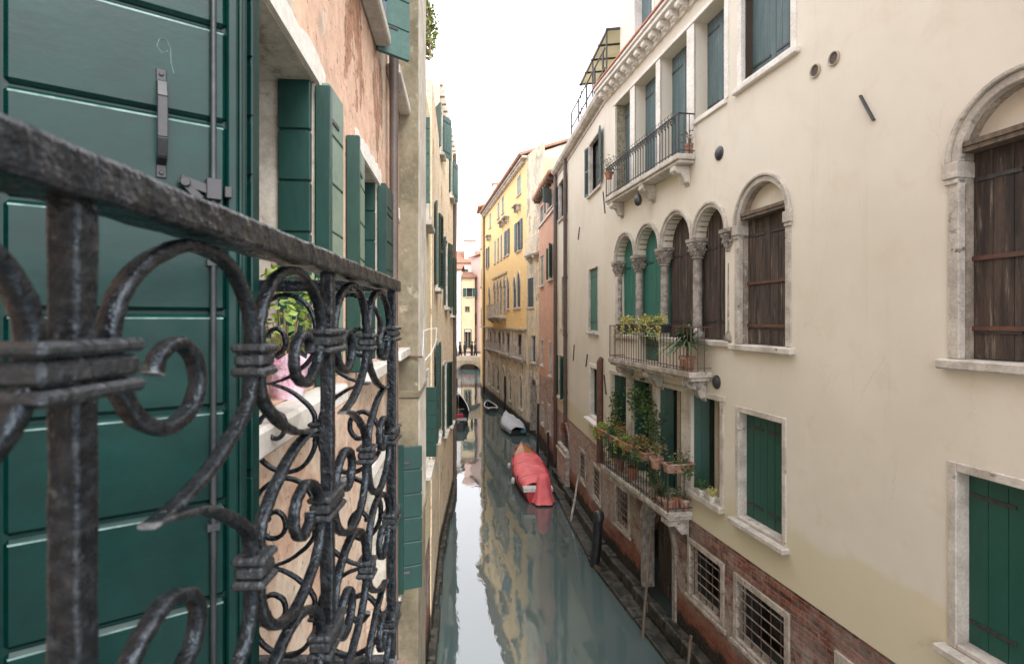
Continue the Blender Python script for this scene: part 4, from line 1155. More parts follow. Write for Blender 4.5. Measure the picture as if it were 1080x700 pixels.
# second, narrow pair of leaves folded edge-on in the doorway
d2 = MB()
for Y, X in ((1.02, -.505), (1.045, -.51)):
    d2.obox(T(X, Y, 0, R(-4)), -.18, 0, 0, .014, dz0, dz1)
d2.obox(T(-.553, 1.17, 0, R(-4)), -.14, 0, 0, .032, dz0, dz1)
zz = dz0 + .1
while zz < dz1: d2.obox(T(-.553, 1.17, 0, R(-4)), -.02, .004, -.006, .0, zz, zz + .11); zz += .125
d2.build('folded_door', M['door_green'], pink.root, pink.inv, bevel=.003)
# balcony slab with boarded floor
slab = MB(); zf = GZ(-.83)
slab.poly([(0, 0, 0)] * 3) if False else None
def quad_prism(mb, pts, z0, z1):
    n = len(pts); v = [(x, y, z0) for x, y in pts] + [(x, y, z1) for x, y in pts]
    return mb.add(v, [tuple(range(n))[::-1], tuple(range(n, 2 * n))] + [(i, (i + 1) % n, (i + 1) % n + n, i + n) for i in range(n)])
RX = lambda Y: -.25 - .026 * Y
quad_prism(slab, [(LX(-.75) + .002, -.75), (RX(-.75) + .04, -.75), (RX(1.36) + .04, 1.36), (LX(1.36) + .002, 1.36)], zf - .16, zf - .022)
bs = slab.build('balcony', M['stone'], pink.root, pink.inv, bevel=.012)
fl = MB()
for i in range(16):
    y0 = -.74 + i * .131; y1 = y0 + .127
    quad_prism(fl, [(LX(y0) + .004, y0), (RX(y0) + .03, y0), (RX(y1) + .03, y1), (LX(y1) + .004, y1)], zf - .021, zf)
fl.build('floor_board', M['floor_tile'], bs, bevel=.003)
br = MB()
for Y in (-.4, .35, 1.1):
    prof = [(LX(Y) + .002, zf - .162), (RX(Y), zf - .162), (RX(Y), zf - .22), (RX(Y) - .15, zf - .33), (LX(Y) + .002, zf - .42)]
    br.prism(prof, Y - .07, Y + .07)
br.build('bracket', M['stone'], bs, bevel=.01)

# ------------------------------------------------------------------ iron railing around the near balcony
class Rail:
    """local frame: x along the rail, y outwards from the panel, z up from eye level"""
    def __init__(s, A, B):
        A, B = Vector(A), Vector(B); d = B - A; s.L = d.length; ex = d / s.L; ey = Vector((-ex.y, ex.x))
        m = Matrix.Identity(4); m.col[0][:3] = (ex.x, ex.y, 0); m.col[1][:3] = (ey.x, ey.y, 0); m.translation = (A.x, A.y, EYE); s.m = m
def catmull(pts, per=6):
    out = []
    P = [pts[0]] + list(pts) + [pts[-1]]
    for i in range(1, len(P) - 2):
        p0, p1, p2, p3 = P[i - 1], P[i], P[i + 1], P[i + 2]
        for k in range(per):
            t = k / per
            out.append(tuple(.5 * ((2 * p1[j]) + (-p0[j] + p2[j]) * t + (2 * p0[j] - 5 * p1[j] + 4 * p2[j] - p3[j]) * t * t + (-p0[j] + 3 * p1[j] - 3 * p2[j] + p3[j]) * t ** 3) for j in range(2)))
    out.append(tuple(pts[-1])); return out
PROF = []
for k_ in range(14):
    t_ = 2 * math.pi * (k_ + .5) / 14
    PROF.append((math.copysign(abs(math.cos(t_)) ** .55, math.cos(t_)), math.copysign(abs(math.sin(t_)) ** .55, math.sin(t_))))
def flatbar(mb, path, wy, wn, rg):
    """hand-forged bar swept along a path in the panel plane: wy across the panel, wn in the plane"""
    o = len(mb.v); n = len(PROF)
    for i, (x, z) in enumerate(path):
        a, b = path[max(i - 1, 0)], path[min(i + 1, len(path) - 1)]
        t = Vector((b[0] - a[0], b[1] - a[1])).normalized(); nx, nz = -t.y, t.x
        e = i / (len(path) - 1)
        ky, kn = wy[0] + (wy[1] - wy[0]) * e, (wn(e) if callable(wn) else wn)
        j = rg.uniform(-.0005, .0005); jj = rg.uniform(-.0005, .0005)
        for py, pn in PROF:
            mb.v.append((x + nx * (pn * kn / 2 + j), py * ky / 2 + jj, z + nz * (pn * kn / 2 + j)))
    for i in range(len(path) - 1):
        for k in range(n):
            a = o + i * n + k; b = o + i * n + (k + 1) % n
            mb.f.append((a, b, b + n, a + n)); mb.mi.append(0)
    mb.f.append(tuple(range(o, o + n))); e = o + (len(path) - 1) * n; mb.f.append(tuple(range(e, e + n))); mb.mi += [0, 0]
S_PTS = [(.074, .1075), (.079, .1190), (.090, .1265), (.106, .129), (.122, .122), (.133, .106), (.1325, .088), (.117, .072), (.086, .066), (.056, .080), (.037, .104),
         (.030, .128), (.033, .152), (.049, .175), (.080, .195), (.129, .2085), (.183, .199), (.215, .176), (.2315, .148), (.235, .120), (.2335, .095), (.228, .068),
         (.196, .041), (.146, .0155), (.098, .003), (.068, -.0005)]
BAY = .485
ZC = (-.146, -.576)
railing = bpy.data.objects.new('balcony_railing', None); col.objects.link(railing)
tag(railing, 'black hammered iron railing with scrollwork on the balcony by the green door', 'railing')
Ya, Yb = .324 - 2 * BAY, 1.294
FR = Rail((RX(Ya), Ya), (RX(Yb), Yb))
SD = Rail((RX(Yb), Yb), (LX(Yb) + .03, Yb + .0))
railing.matrix_basis = Matrix.Translation((RX(Yb) - .1, .4, EYE + zf - EYE))
rinv = railing.matrix_basis.inverted()
rr = random.Random(11)
def scroll_mesh(sx, sz, L):
    mb = MB(); k = L / BAY
    path = catmull(S_PTS, 5)
    pts = [((p[0] * k if sx > 0 else L - p[0] * k), p[1] * sz) for p in path]
    def wn(e):
        w = .0106
        if e < .12: w = .0080 + .0026 * e / .12
        if e < .025: w = .013
        if e > .88: w = .0106 - .0064 * (e - .88) / .12
        return w
    flatbar(mb, pts, (.0138, .0138), wn, rr)
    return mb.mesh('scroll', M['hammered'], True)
def collar_mesh(w, h):
    mb = MB()
    mb.box(-w, w, -.0145, .0145, -h * .55, h * .55)
    for s in (-1, 1): mb.box(-w - .0025, w + .0025, -.0170, .0170, s * h - .0045, s * h + .0045)
    return mb.mesh('collar', M['hammered_collar'])
post_collar, mid_collar = collar_mesh(.040, .013), collar_mesh(.017, .012)
def hand_bar(fr, u0, u1, y0, y1, z0, z1, n, rg, j=.0009):
    """straight bar with slightly uneven faces"""
    mb = MB(); o = 0; ring = [(y0, z0), (y1, z0), (y1, z1), (y0, z1)]
    for i in range(n + 1):
        x = u0 + (u1 - u0) * i / n
        for y, z in ring: mb.v.append((x, y + rg.uniform(-j, j), z + rg.uniform(-j, j)))
    for i in range(n):
        for k in range(4):
            a = i * 4 + k; b = i * 4 + (k + 1) % 4
            mb.f.append((a, b, b + 4, a + 4)); mb.mi.append(0)
    mb.f += [(3, 2, 1, 0), (n * 4, n * 4 + 1, n * 4 + 2, n * 4 + 3)]; mb.mi += [0, 0]
    return mb
def panel(fr, L, posts_at, bays, end):
    m = rinv @ fr.m
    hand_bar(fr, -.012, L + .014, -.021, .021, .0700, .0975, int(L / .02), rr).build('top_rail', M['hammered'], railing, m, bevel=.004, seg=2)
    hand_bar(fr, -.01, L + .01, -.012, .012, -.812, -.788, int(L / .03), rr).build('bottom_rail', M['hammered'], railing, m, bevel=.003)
    for x in posts_at:
        mb = MB(); o = []
        for i in range(46):
            z = -.830 + .902 * i / 45
            for a, b in ((-1, -1), (1, -1), (1, 1), (-1, 1)): mb.v.append((x + a * .0092 + rr.uniform(-.0006, .0006), b * .0092 + rr.uniform(-.0006, .0006), z))
        for i in range(45):
            for k in range(4):
                p, q = i * 4 + k, i * 4 + (k + 1) % 4
                mb.f.append((p, q, q + 4, p + 4)); mb.mi.append(0)
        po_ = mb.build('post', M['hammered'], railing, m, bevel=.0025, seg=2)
        for zc in ZC:
            for s in (-1, 1): link('collar', post_collar, po_, T(x, 0, zc + s * .118), bevel=.003)
    for (x0, bl) in bays:
        for sx in (1, -1):
            for sz in (1, -1):
                me = scroll_mesh(sx, sz, bl)
                for zc in ZC:
                    so = link('scroll', me, railing, m @ T(x0, 0, zc))
                    if sx > 0: link('collar', mid_collar, so, T(bl / 2, 0, sz * .107), bevel=.003)
panel(FR, FR.L, [FR.L - BAY * 1.0004 * k for k in range(5)], [(FR.L - BAY * 1.0004 * (k + 1), BAY * 1.0004) for k in range(4)], True)
panel(SD, SD.L, [SD.L - .01], [(0.004, SD.L - .014)], False)

# ------------------------------------------------------------------ left bank beyond the pilaster
def lhouse(name, A, B, top, label, mat, base, basez, wins, over=.25, D=7):
    fr = Fr(A, B); h = House(name, fr, label)
    ops, opb = [], []
    for (Y0, Y1, z0, z1, kw) in wins:
        kw = dict(kw); kw.setdefault('fw', .08); kw.setdefault('depth', .06)
        window(h, fr, ops if z0 >= basez else opb, fr.u(Y0), fr.u(Y1), z0, z1, **kw)
    mb = wall(MB(), 0, fr.L, basez, top, ops, -.01); room_box(mb, 0, fr.L, basez, top, D, -.01); h.part(mb, 'wall', M[mat], fr)
    mb = wall(MB(), 0, fr.L, -.6, basez, opb, 0); room_box(mb, 0, fr.L, -.6, basez, D); h.part(mb, 'brick_wall', M[base], fr)
    tile_roof(h, fr, 0, fr.L, top, D, over, .3)
    return h, fr
ha, fa = lhouse('cream_side_house', (-1.15, 5.72), (-1.52, 10.2), 9.75, 'low cream house with green shutters just past the grey pilaster', 'far_cream', 'brick', 2.2,
    [(8.7, 9.5, 7.6, 9.3, dict(fill='closed', smat='green_deep')), (8.6, 9.5, 3.6, 5.2, dict(fill='closed', smat='green_deep', style='h'))], over=-.3)
for Y, z0, z1, w_, mt in ((8.6, 7.85, 9.2, .10, 'teal_green'), (7.3, 4.2, 5.13, .27, 'green_deep')):
    pr = MB()
    o = link('shutter', leaf_mesh(w_, z1 - z0, mt, 'h', .03), ha.root, ha.inv @ T(fa.w(fa.u(Y), 0, 0).x, Y, z0, R(4)), bevel=.004)
hb, fb = lhouse('rubble_house', (-1.50, 10.22), (-1.84, 13.9), 10.5, 'ochre house with crumbling plaster showing rubble and brick', 'ochre_peel', 'ochre_peel', 2.0,
    [(11.4, 12.3, 6.7, 8.5, dict(fill='open', style='l', leaf_w=.45, ajar=R(8), smat='green_deep', sill=.1)), (11.5, 12.6, 3.5, 5.6, dict(fill='open', smat='green_deep', leaf_w=.5, style='l'))], over=-.3)
hc, fc = lhouse('corner_house', (-1.84, 13.92), (-2.06, 19.3), 12.0, 'tall weathered house with a dentilled eave at the bend of the left bank', 'ochre_peel', 'ochre_peel', 1.5,
    [(13.99, 14.5, 10.3, 11.5, dict(fill='open', smat='teal_green', leaf_w=.42, ajar=R(24))), (17.5, 18.3, 10.0, 11.4, dict(fill='open', smat='teal_green', leaf_w=.45, ajar=R(16))),
     (15.4, 16.3, 6.4, 8.4, dict(fill='open', leaf_w=.45, ajar=R(10), smat='green_deep')), (17.6, 18.4, 6.2, 8.2, dict(fill='open', leaf_w=.4, ajar=R(10), smat='green_deep')), (15.0, 15.9, 2.9, 4.9, dict(fill='open', leaf_w=.45, ajar=R(12), smat='green_deep', style='l')),
     (17.4, 18.4, 2.7, 4.7, dict(fill='closed', smat='green_deep', style='l'))], over=-.3)
mb = MB()
for i in range(11): mb.box(.1 + i * .5, .24 + i * .5, -.12, -.011, 11.75, 11.98)
hc.part(mb, 'dentil_eave', M['stone'], fc)
mb = MB(); mb.box(fc.L - 2.0, fc.L - .3, .3, 1.6, 12.2, 13.4); mb.box(fc.L - 2.1, fc.L - .2, .2, 1.7, 13.402, 13.55); hc.part(mb, 'chimney', M['far_pink'], fc)
mb = MB(); mb.tube([(fc.L - .25, -.07, .6), (fc.L - .25, -.07, 11.8)], .06, 8); hc.part(mb, 'drainpipe', M['pipe'], fc)
hd, fd_ = lhouse('long_house', (-2.08, 19.32), (-4.95, 47.5), 11.2, 'long plain ochre house on the shaded left bank leading to the bridge', 'ochre_peel', 'brick', 1.6,
    [(20 + 4 * i, 21.1 + 4 * i, z0, z0 + 1.7, dict(fill='closed', smat='green_deep')) for i in range(7) for z0 in (3.2, 6.2, 9.0)], over=.1)
mb = MB(); rg = random.Random(5)
for fr in (L1, fa, fb, fc, fd_):
    ledge(mb, fr, 0, fr.L, .12, -.8, .30, max(3, int(fr.L / .8)), rg, .004)
tag(mb.build('foundation_ledge_pavement', M['step'], bevel=.03, seg=2), kind='structure')

# ------------------------------------------------------------------ footbridge
BY0, BY1, BX = 50.2, 53.4, -3.95
bridge = bpy.data.objects.new('footbridge', None); col.objects.link(bridge); bridge.location = (BX, (BY0 + BY1) / 2, 0)
tag(bridge, 'small arched stone footbridge across the end of the canal', 'bridge')
def deckz(x): return 2.50 - .055 * (x - BX) ** 2
mb = MB(); Rr = 1.30; SPR = .86
inner = [(BX - Rr * math.cos(math.pi * i / 20), SPR + Rr * math.sin(math.pi * i / 20)) for i in range(21)]
mid = [(BX - (Rr + .16) * math.cos(math.pi * i / 20), SPR + (Rr + .16) * math.sin(math.pi * i / 20)) for i in range(21)]
outer = [(BX + 2.6 * (i - 10) / 10, deckz(BX + 2.6 * (i - 10) / 10)) for i in range(21)]
bm_ = T(-BX, -(BY0 + BY1) / 2, 0)
a_ = MB().band(inner, mid, BY0 - .05, BY1 + .05); a_.build('arch', M['stone'], bridge, bm_)
mid2 = [(x, z) for x, z in mid]; mid2[0] = (BX - 2.6, SPR + .02); mid2[-1] = (BX + 2.6, SPR + .02)
b_ = MB(); b_.band(mid2, outer, BY0, BY1)
b_.box(BX - 2.8, BX - Rr - .02, BY0 + .01, BY1 - .01, -.6, SPR); b_.box(BX + Rr + .02, BX + 2.8, BY0 + .01, BY1 - .01, -.6, SPR)
b_.build('spandrel', M['stone_base'], bridge, bm_)
for y in (BY0 - .06, BY1 - .16):
    p_ = MB(); lo_ = [(x, z - .08) for x, z in outer]; hi_ = [(x, z + .38) for x, z in outer]
    p_.band(lo_, hi_, y, y + .22); p_.build('kerb', M['stone_clean'], bridge, bm_)

# ------------------------------------------------------------------ people on the bridge
_pm = {}
def person_mat_of(c, l):
    if (c, l) not in _pm:
        _pm[(c, l)] = None
        k = NB('clothing', False); zz = k.z()
        a = k.mix(k.ramp(zz[2], .84, .86), l, c); a = k.mix(k.ramp(zz[2], 1.46, 1.48), a, (.42, .26, .19))
        _pm[(c, l)] = k.out(a, .85)
    return _pm[(c, l)]
def person(x, y, z, rz, coat, legs, label, stride=.12, h=1.66):
    v = [(0, 0, .95), (0, 0, 1.18), (0, 0, 1.36), (0, .01, 1.47), (0, .015, 1.55), (0, .02, 1.64),
         (.17, 0, 1.39), (.23, .03, 1.13), (.22, .12, .90), (-.17, 0, 1.39), (-.23, -.02, 1.13), (-.22, .06, .88),
         (.09, 0, .88), (.10, stride, .48), (.10, stride * .7, .06), (.10, stride * .7 + .14, .03),
         (-.09, 0, .88), (-.10, -stride * .6, .48), (-.10, -stride * 1.6, .08), (-.10, -stride * 1.6 + .13, .03)]
    e = [(0, 1), (1, 2), (2, 3), (3, 4), (4, 5), (2, 6), (6, 7), (7, 8), (2, 9), (9, 10), (10, 11), (0, 12), (12, 13), (13, 14), (14, 15), (0, 16), (16, 17), (17, 18), (18, 19)]
    r = [.19, .19, .185, .065, .085, .09, .075, .06, .045, .075, .06, .045, .095, .07, .05, .04, .095, .07, .05, .04]
    me = bpy.data.meshes.new('person'); me.from_pydata(v, e, []); me.update()
    me.materials.append(person_mat_of(coat, legs))
    o = bpy.data.objects.new('person', me); col.objects.link(o)
    sk = o.modifiers.new('skin', 'SKIN')
    for i, sv in enumerate(me.skin_vertices[0].data):
        sv.radius = (r[i], r[i] * (.72 if i < 3 else 1)); sv.use_root = (i == 0)
    ss = o.modifiers.new('smooth', 'SUBSURF'); ss.levels = 1; ss.render_levels = 2
    s = h / 1.72
    o.matrix_basis = T(x, y, z, rz) @ Matrix.Diagonal((s * 1.12, s * 1.2, s, 1))
    tag(o, label, 'person', 'people crossing the footbridge')
    hb_ = MB(); hb_.lathe([(.02, .13), (.07, .115), (.10, .06), (.105, 0), (.09, -.06)], (0, -.01, 1.62), 10)
    hb_.build('hair', M['boat_dark'], o, smooth=True)
    return o
for x, y, rz, c, l, lab, st in (
    (-5.25, 50.8, R(-70), (.012, .013, .018), (.015, .015, .02), 'person in a black coat stepping up at the low left end of the bridge', .14),
    (-4.85, 51.3, R(-80), (.03, .035, .05), (.012, .012, .016), 'person in a dark blue jacket walking just behind the first on the bridge', .10),
    (-4.35, 50.9, R(80), (.045, .045, .05), (.02, .02, .03), 'person in a charcoal jacket standing halfway up the bridge', .04),
    (-3.72, 51.0, R(95), (.015, .016, .02), (.02, .022, .035), 'person in dark clothes at the crown of the bridge', .05),
    (-3.45, 51.6, R(-90), (.05, .04, .035), (.02, .02, .025), 'person in a brown coat past the crown of the bridge', .12)):
    person(x, y, deckz(x) + .0, rz, c, l, lab, st)

# ------------------------------------------------------------------ houses beyond the bridge
FK = 1.19
def far_house(name, x0, x1, Y, top, D, mat, label, wins, roof='tile', rise=.3, tilt=0):
    fr = Fr((x0 * FK, Y * FK), (x1 * FK, (Y + tilt) * FK)); h = House(name, fr, label); ops = []
    fz_ = lambda z: EYE + (z - EYE) * FK
    top = fz_(top); wins = [(a * FK, b * FK, fz_(z0), fz_(z1), kw) for (a, b, z0, z1, kw) in wins]
    for (a, b, z0, z1, kw) in wins:
        kw = dict(kw); kw.setdefault('fw', .09); kw.setdefault('depth', .15); window(h, fr, ops, a, b, z0, z1, **kw)
    mb = wall(MB(), 0, fr.L, 2.3, top, ops, 0); room_box(mb, 0, fr.L, 2.3, top, D); h.part(mb, 'wall', M[mat], fr)
    mb = wall(MB(), 0, fr.L, -.6, 2.3, [], .0); room_box(mb, 0, fr.L, -.6, 2.3, D); h.part(mb, 'brick_wall', M['brick'], fr)
    tile_roof(h, fr, -.15, fr.L + .15, top, D, .3, rise)
    return h, fr
far_house('white_house', -6.9, -5.35, 57.5, 11.4, 5, 'far_white', 'pale white house facing the bridge on the left', [(.4, 1.1, 3.4, 5.0, dict(fill='closed', smat='green')), (.4, 1.1, 7.2, 8.6, dict(fill='closed', smat='green'))])
fh, ff = far_house('cream_far_house', -5.33, -3.95, 58.2, 10.6, 6, 'far_cream', 'small cream house with a dark shop door behind the people on the bridge',
    [(.25, 1.05, 3.1, 5.2, dict(fill='glass', frame='plank_wood', sill=0)), (.35, .85, 7.0, 7.6, dict(fill='glass', frame='plank_wood', sill=0)), (.45, 1.2, 8.6, 9.6, dict(fill='open', smat='green', leaf_w=.4))])
fh.part(MB().box(.40, 1.14, -.06, -.036, 4.70, 4.95), 'sign_board', M['white_paint'], ff)
far_house('pink_far_house', -4.5, -2.2, 60.6, 12.9, 7, 'far_pink', 'pink house rising behind the small cream house',
    [(1.0, 1.7, z0, z0 + 1.4, dict(fill='open', smat='green', leaf_w=.4)) for z0 in (2.9, 5.6, 8.3)], tilt=-6)
hz, fz = far_house('pink_roof_house', -9.5, -3.2, 70, 13.4, 9, 'far_pink', 'farthest rosy house with a clay roof and a stout chimney', [(2.0 + i * 1.3, 2.7 + i * 1.3, 11.4, 12.7, dict(fill='closed', smat='green')) for i in range(3)], rise=.5)
mb = MB(); mb.box(4.0, 5.5, 1.0, 2.2, 14.8, 18.4); mb.box(3.8, 5.7, .8, 2.4, 18.402, 18.9); mb.box(4.1, 5.4, 1.1, 2.1, 18.902, 19.3); hz.part(mb, 'chimney', M['far_pink'], fz)
far_house('ochre_far_house', -3.1, 4.5, 64, 12.5, 8, 'yellow', 'ochre house closing the canal behind the long palazzo', [])
far_house('grey_far_house', -16, -7.0, 60, 10.5, 8, 'far_white', 'grey house mostly hidden behind the left bank', [])

# ------------------------------------------------------------------ boats
def hull(mb, L, W, sheer, keel, ns=16, bow=.9, stern=.62, rise=.22, inside=True):
    """boat along +y, bow at +y; returns the gunwale stations"""
    st = []
    for i in range(ns + 1):
        t = i / ns
        w = W / 2 * (stern + (1 - stern) * math.sin(min(t / .42, 1) * math.pi / 2)) if t < .42 else W / 2 * max(max(math.cos((t - .42) / .58 * math.pi / 2), 0) ** .75, .03)
        st.append((t * L, w, sheer + rise * t ** 2.2))
    o = len(mb.v); m = 7
    for y, w, g in st:
        for k, (a, z) in enumerate(((-1, g), (-.93, g * .35), (-.70, -.05), (0, -keel), (.70, -.05), (.93, g * .35), (1, g))):
            mb.v.append((a * w, y, z))
    for i in range(ns):
        for k in range(m - 1):
            a = o + i * m + k; mb.f.append((a, a + 1, a + m + 1, a + m)); mb.mi.append(mb.cur)
    mb.f.append(tuple(range(o, o + m))); mb.mi.append(mb.cur)
    return st
def cover_surface(st, i0, i1, crown, drop, rg, mat, name, parent, m=None, scallop=0, nz=.03):
    mb = MB(); n = 12; rows = []
    sub = 4
    S = []
    for i in range(i0, i1):
        for k in range(sub):
            t = k / sub; S.append(tuple(st[i][j] * (1 - t) + st[i + 1][j] * t for j in range(3)))
    S.append(st[i1])
    for q, (y, w, g) in enumerate(S):
        for k in range(n + 1):
            a = -1 + 2 * k / n
            z = g + crown * (1 - abs(a) ** 1.8) + .015
            x = a * (w + .035)
            if k in (0, n): z = g - drop * (1 + scallop * math.sin(q * 2.1))
            zz = mnoise.noise(Vector((x * 3.1, y * 2.3, 1.7))) * nz + abs(mnoise.noise(Vector((x * 2.0, y * 5.0, 9.7)))) * nz * .8
            mb.v.append((x, y, z + zz))
    for i in range(len(S) - 1):
        for k in range(n):
            a = i * (n + 1) + k; mb.f.append((a, a + 1, a + n + 2, a + n + 1)); mb.mi.append(0)
    o = mb.build(name, M[mat], parent, m, smooth=True)
    sd = o.modifiers.new('thick', 'SOLIDIFY'); sd.thickness = .012
    return o
def gunwale(st, name, mat, parent, w=.05, h=.07, i0=0):
    mb = MB()
    for s in (-1, 1):
        pts = [(s * (x + .01), y, z - .02) for y, x, z in st[i0:]]
        for a, b in zip(pts, pts[1:]): mb.bar(a, b, w, h)
    return mb.build(name, M[mat], parent)
def boat(name, x, y, rz, label, cat='boat', group='boats on the canal'):
    o = bpy.data.objects.new(name, None); col.objects.link(o); o.matrix_basis = T(x, y, 0, rz)
    return tag(o, label, cat, group)
rg = random.Random(21)
# big boat under the red tarpaulin
b1 = boat('motorboat', .87, 18.2, R(4.2), 'wooden motorboat under a red tarpaulin with its outboard wrapped in red')
mb = MB(); st = hull(mb, 6.2, 1.26, .42, .25, 18); mb.build('hull', M['red_paint'], b1, smooth=True)
gunwale(st, 'gunwale', 'red_paint', b1, .035, .05)
mb = MB(); dk = [s for s in st if s[0] > 4.2]
for (y0, w0, g0), (y1, w1, g1) in zip(dk, dk[1:]): mb.add([(-w0, y0, g0 - .03), (w0, y0, g0 - .03), (w1, y1, g1 - .03), (-w1, y1, g1 - .03), (0, y0, g0 + .05), (0, y1, g1 + .05)], [(0, 4, 5, 3), (4, 1, 2, 5)])
mb.build('foredeck', M['varnish'], b1)
cover_surface(st, 1, 12, .17, .12, rg, 'red_tarp', 'tarpaulin', b1, nz=.06)
for i in (3, 8):
    y, w, g = st[i]
    MB().tube([(a * (w + .05), y + .05 * math.sin(a * 3 + i), g + .17 * (1 - abs(a) ** 1.8) + (.075 if abs(a) < .99 else -.10)) for a in (-1, -.9, -.7, -.45, -.2, 0, .2, .45, .7, .9, 1)], .006, 5).build('lashing_rope', M['twig'], b1)
mb = MB(); mb.box(-.5, .5, -.03, .30, .36, .50); mb.build('stern_deck', M['white_paint'], b1, bevel=.02)
mb = MB(); nn = 22
prof = [(.50, .95, .30), (.40, 1.02, .32), (.18, .98, .33), (-.02, .86, .30), (-.16, .62, .27), (-.24, .34, .26), (-.28, .10, .30), (-.30, -.02, .33)]
rows = [(.02, .36, 1.06), (.16, .34, 1.04), (.25, .31, .92), (.28, .30, .70), (.31, .30, .45), (.37, .31, .22), (.44, .34, .06)]
for r_, ry, z in rows:
    for k in range(nn):
        t = 2 * math.pi * k / nn
        f = 1 + .16 * math.sin(t * 5 + z * 2) * (1.1 - z * .6) + .07 * math.sin(t * 9 + 1)
        mb.v.append((r_ * f * math.cos(t), -.10 + ry * f * r_ / .36 * .9 * math.sin(t) - (1 - z) * .12, z))
for i in range(len(rows) - 1):
    for k in range(nn):
        a_, b_ = i * nn + k, i * nn + (k + 1) % nn; mb.f.append((a_, b_, b_ + nn, a_ + nn)); mb.mi.append(0)
mb.f.append(tuple(range(nn))); mb.mi.append(0)
oc = mb.build('outboard_cover', M['red_tarp'], b1, T(.16, .05, 0, 0) @ Matrix.Diagonal((.82, .82, .92, 1)), smooth=True)
ss = oc.modifiers.new('sub', 'SUBSURF'); ss.levels = ss.render_levels = 1
mb = MB()
for i in (4, 8, 12, 15):
    y, w, g = st[i]
    for s in (-1, 1): MB().tube([(s * w, y, g), (s * w, y, g + .10)], .02, 6).build('cleat', M['iron'], b1)
MB().tube([(.3, 6.0, .62), (.55, 6.1, .34), (.75, 6.0, .22), (1.0, 5.6, .35)], .014, 5).tube([(.55, .6, .48), (.95, .2, .2), (1.35, -.3, .4)], .014, 5).build('rope', M['twig'], b1)
for y_ in (1.6, 3.6): MB().lathe([(.02, .12), (.06, .08), (.07, -.06), (.02, -.12)], (-.72, y_, .30), 10).build('fender', M['white_paint'], b1, smooth=True)
# white covered boat
b2 = boat('covered_boat', .32, 28.9, R(9.5), 'small dark boat under a pale grey cover with a scalloped edge')
mb = MB(); st = hull(mb, 4.2, 1.22, .28, .2, 14); mb.build('hull', M['boat_dark'], b2, smooth=True)
cover_surface(st, 0, 14, .16, .16, rg, 'white_tarp', 'cover', b2, scallop=.7, nz=.06)
mb = MB(); mb.box(.15, .42, -.06, .02, .16, .34); mb.build('cover_flap', M['blue_tarp'], b2)
# little dinghy
b3 = boat('dinghy', -1.25, 36.4, R(12), 'tiny open dinghy with white rim near the stained palazzo base')
mb = MB(); st = hull(mb, 2.3, .78, .25, .15, 12); mb.build('hull', M['boat_dark'], b3, smooth=True)
gunwale(st, 'gunwale', 'white_paint', b3, .07, .05)
mb = MB()
mb.box(-.33, .33, .75, .95, .16, .20); mb.build('thwart', M['white_paint'], b3)
# moored dark boat on the left bank
b4 = boat('gondola', -2.86, 29.9, R(6), 'long black boat with pale rails and a red seat moored by the left bank')
mb = MB(); st = hull(mb, 8.0, 1.2, .50, .2, 18, rise=.55, stern=.35); mb.build('hull', M['boat_dark'], b4, smooth=True)
gunwale(st, 'gunwale', 'white_paint', b4, .05, .05, 8)
mb = MB(); mb.box(-.22, .22, 2.0, 2.4, .42, .50); mb.box(-.22, .22, 1.92, 2.0, .42, .66); mb.build('seat', M['red_cloth'], b4, bevel=.03)
mb = MB(); mb.box(-.42, .42, .5, 1.4, .46, .52); mb.build('deck', M['boat_dark'], b4)
MB().box(-.36, .36, 4.7, 4.9, .46, .50).build('thwart', M['plank_wood'], b4)

# ------------------------------------------------------------------ poles by the right bank
def pole(name, a, b, r0, r1, mat, label, n=8, cap=None, group=None):
    a, b = Vector(a), Vector(b); o = bpy.data.objects.new(name, None); col.objects.link(o); o.location = a
    tag(o, label, 'pole', group)
    k = 7; rr_ = [r0 + (r1 - r0) * i / k for i in range(k + 1)]
    pts = [(b - a) * i / k + Vector((math.sin(i * 1.7), math.cos(i * 2.1), 0)) * min(r0 * .18, .006) for i in range(k + 1)]
    MB().tube(pts, rr_, n).build('shaft', M[mat], o, smooth=True)
    if cap:
        e = pts[-1]; MB().lathe([(r1 * 1.08, -.14), (r1 * 1.10, -.02), (r1 * .9, .05), (r1 * .3, .09)], (e.x, e.y, e.z), 12).build('cap', M[cap], o, smooth=True)
    return o
def ray(px, py, Y): return ((px - 540) / F * Y, Y, EYE - (py - 339) / F * Y)
pole('mooring_post', (1.99, 13.55, -.6), (2.13, 13.45, 1.30), .13, .12, 'boat_dark', 'thick black mooring post with a rounded cap beside the brick wall', 12, 'dome')
pole('mooring_pole', (2.42, 10.35, -.4), (2.72, 10.75, 1.95), .028, .022, 'plank_wood', 'slender pale pole leaning before the water gate')
pole('mooring_pole', (1.62, 16.1, -.5), (2.05, 16.9, 1.3), .04, .03, 'stone_worn', 'short grey pole leaning by the arched recess')
pole('mooring_pole', (1.08, 23.4, -.5), (1.12, 23.5, 2.5), .06, .05, 'boat_dark', 'dark upright stake standing off the orange house')
pole('mooring_pole', (1.35, 20.9, -.5), (1.38, 20.9, 1.8), .05, .045, 'boat_dark', 'dark stake standing close to the drainpipe of the orange house')
pole('mooring_pole', (-.42, 34.2, -.5), (-.42, 34.2, 2.6), .07, .06, 'boat_dark', 'tall dark stake standing before the stained palazzo base')
pole('mooring_pole', (2.86, 9.2, -.4), (3.0, 9.2, .75), .03, .025, 'plank_wood', 'short pale stick at the foot of the brick wall nearest the water gate')

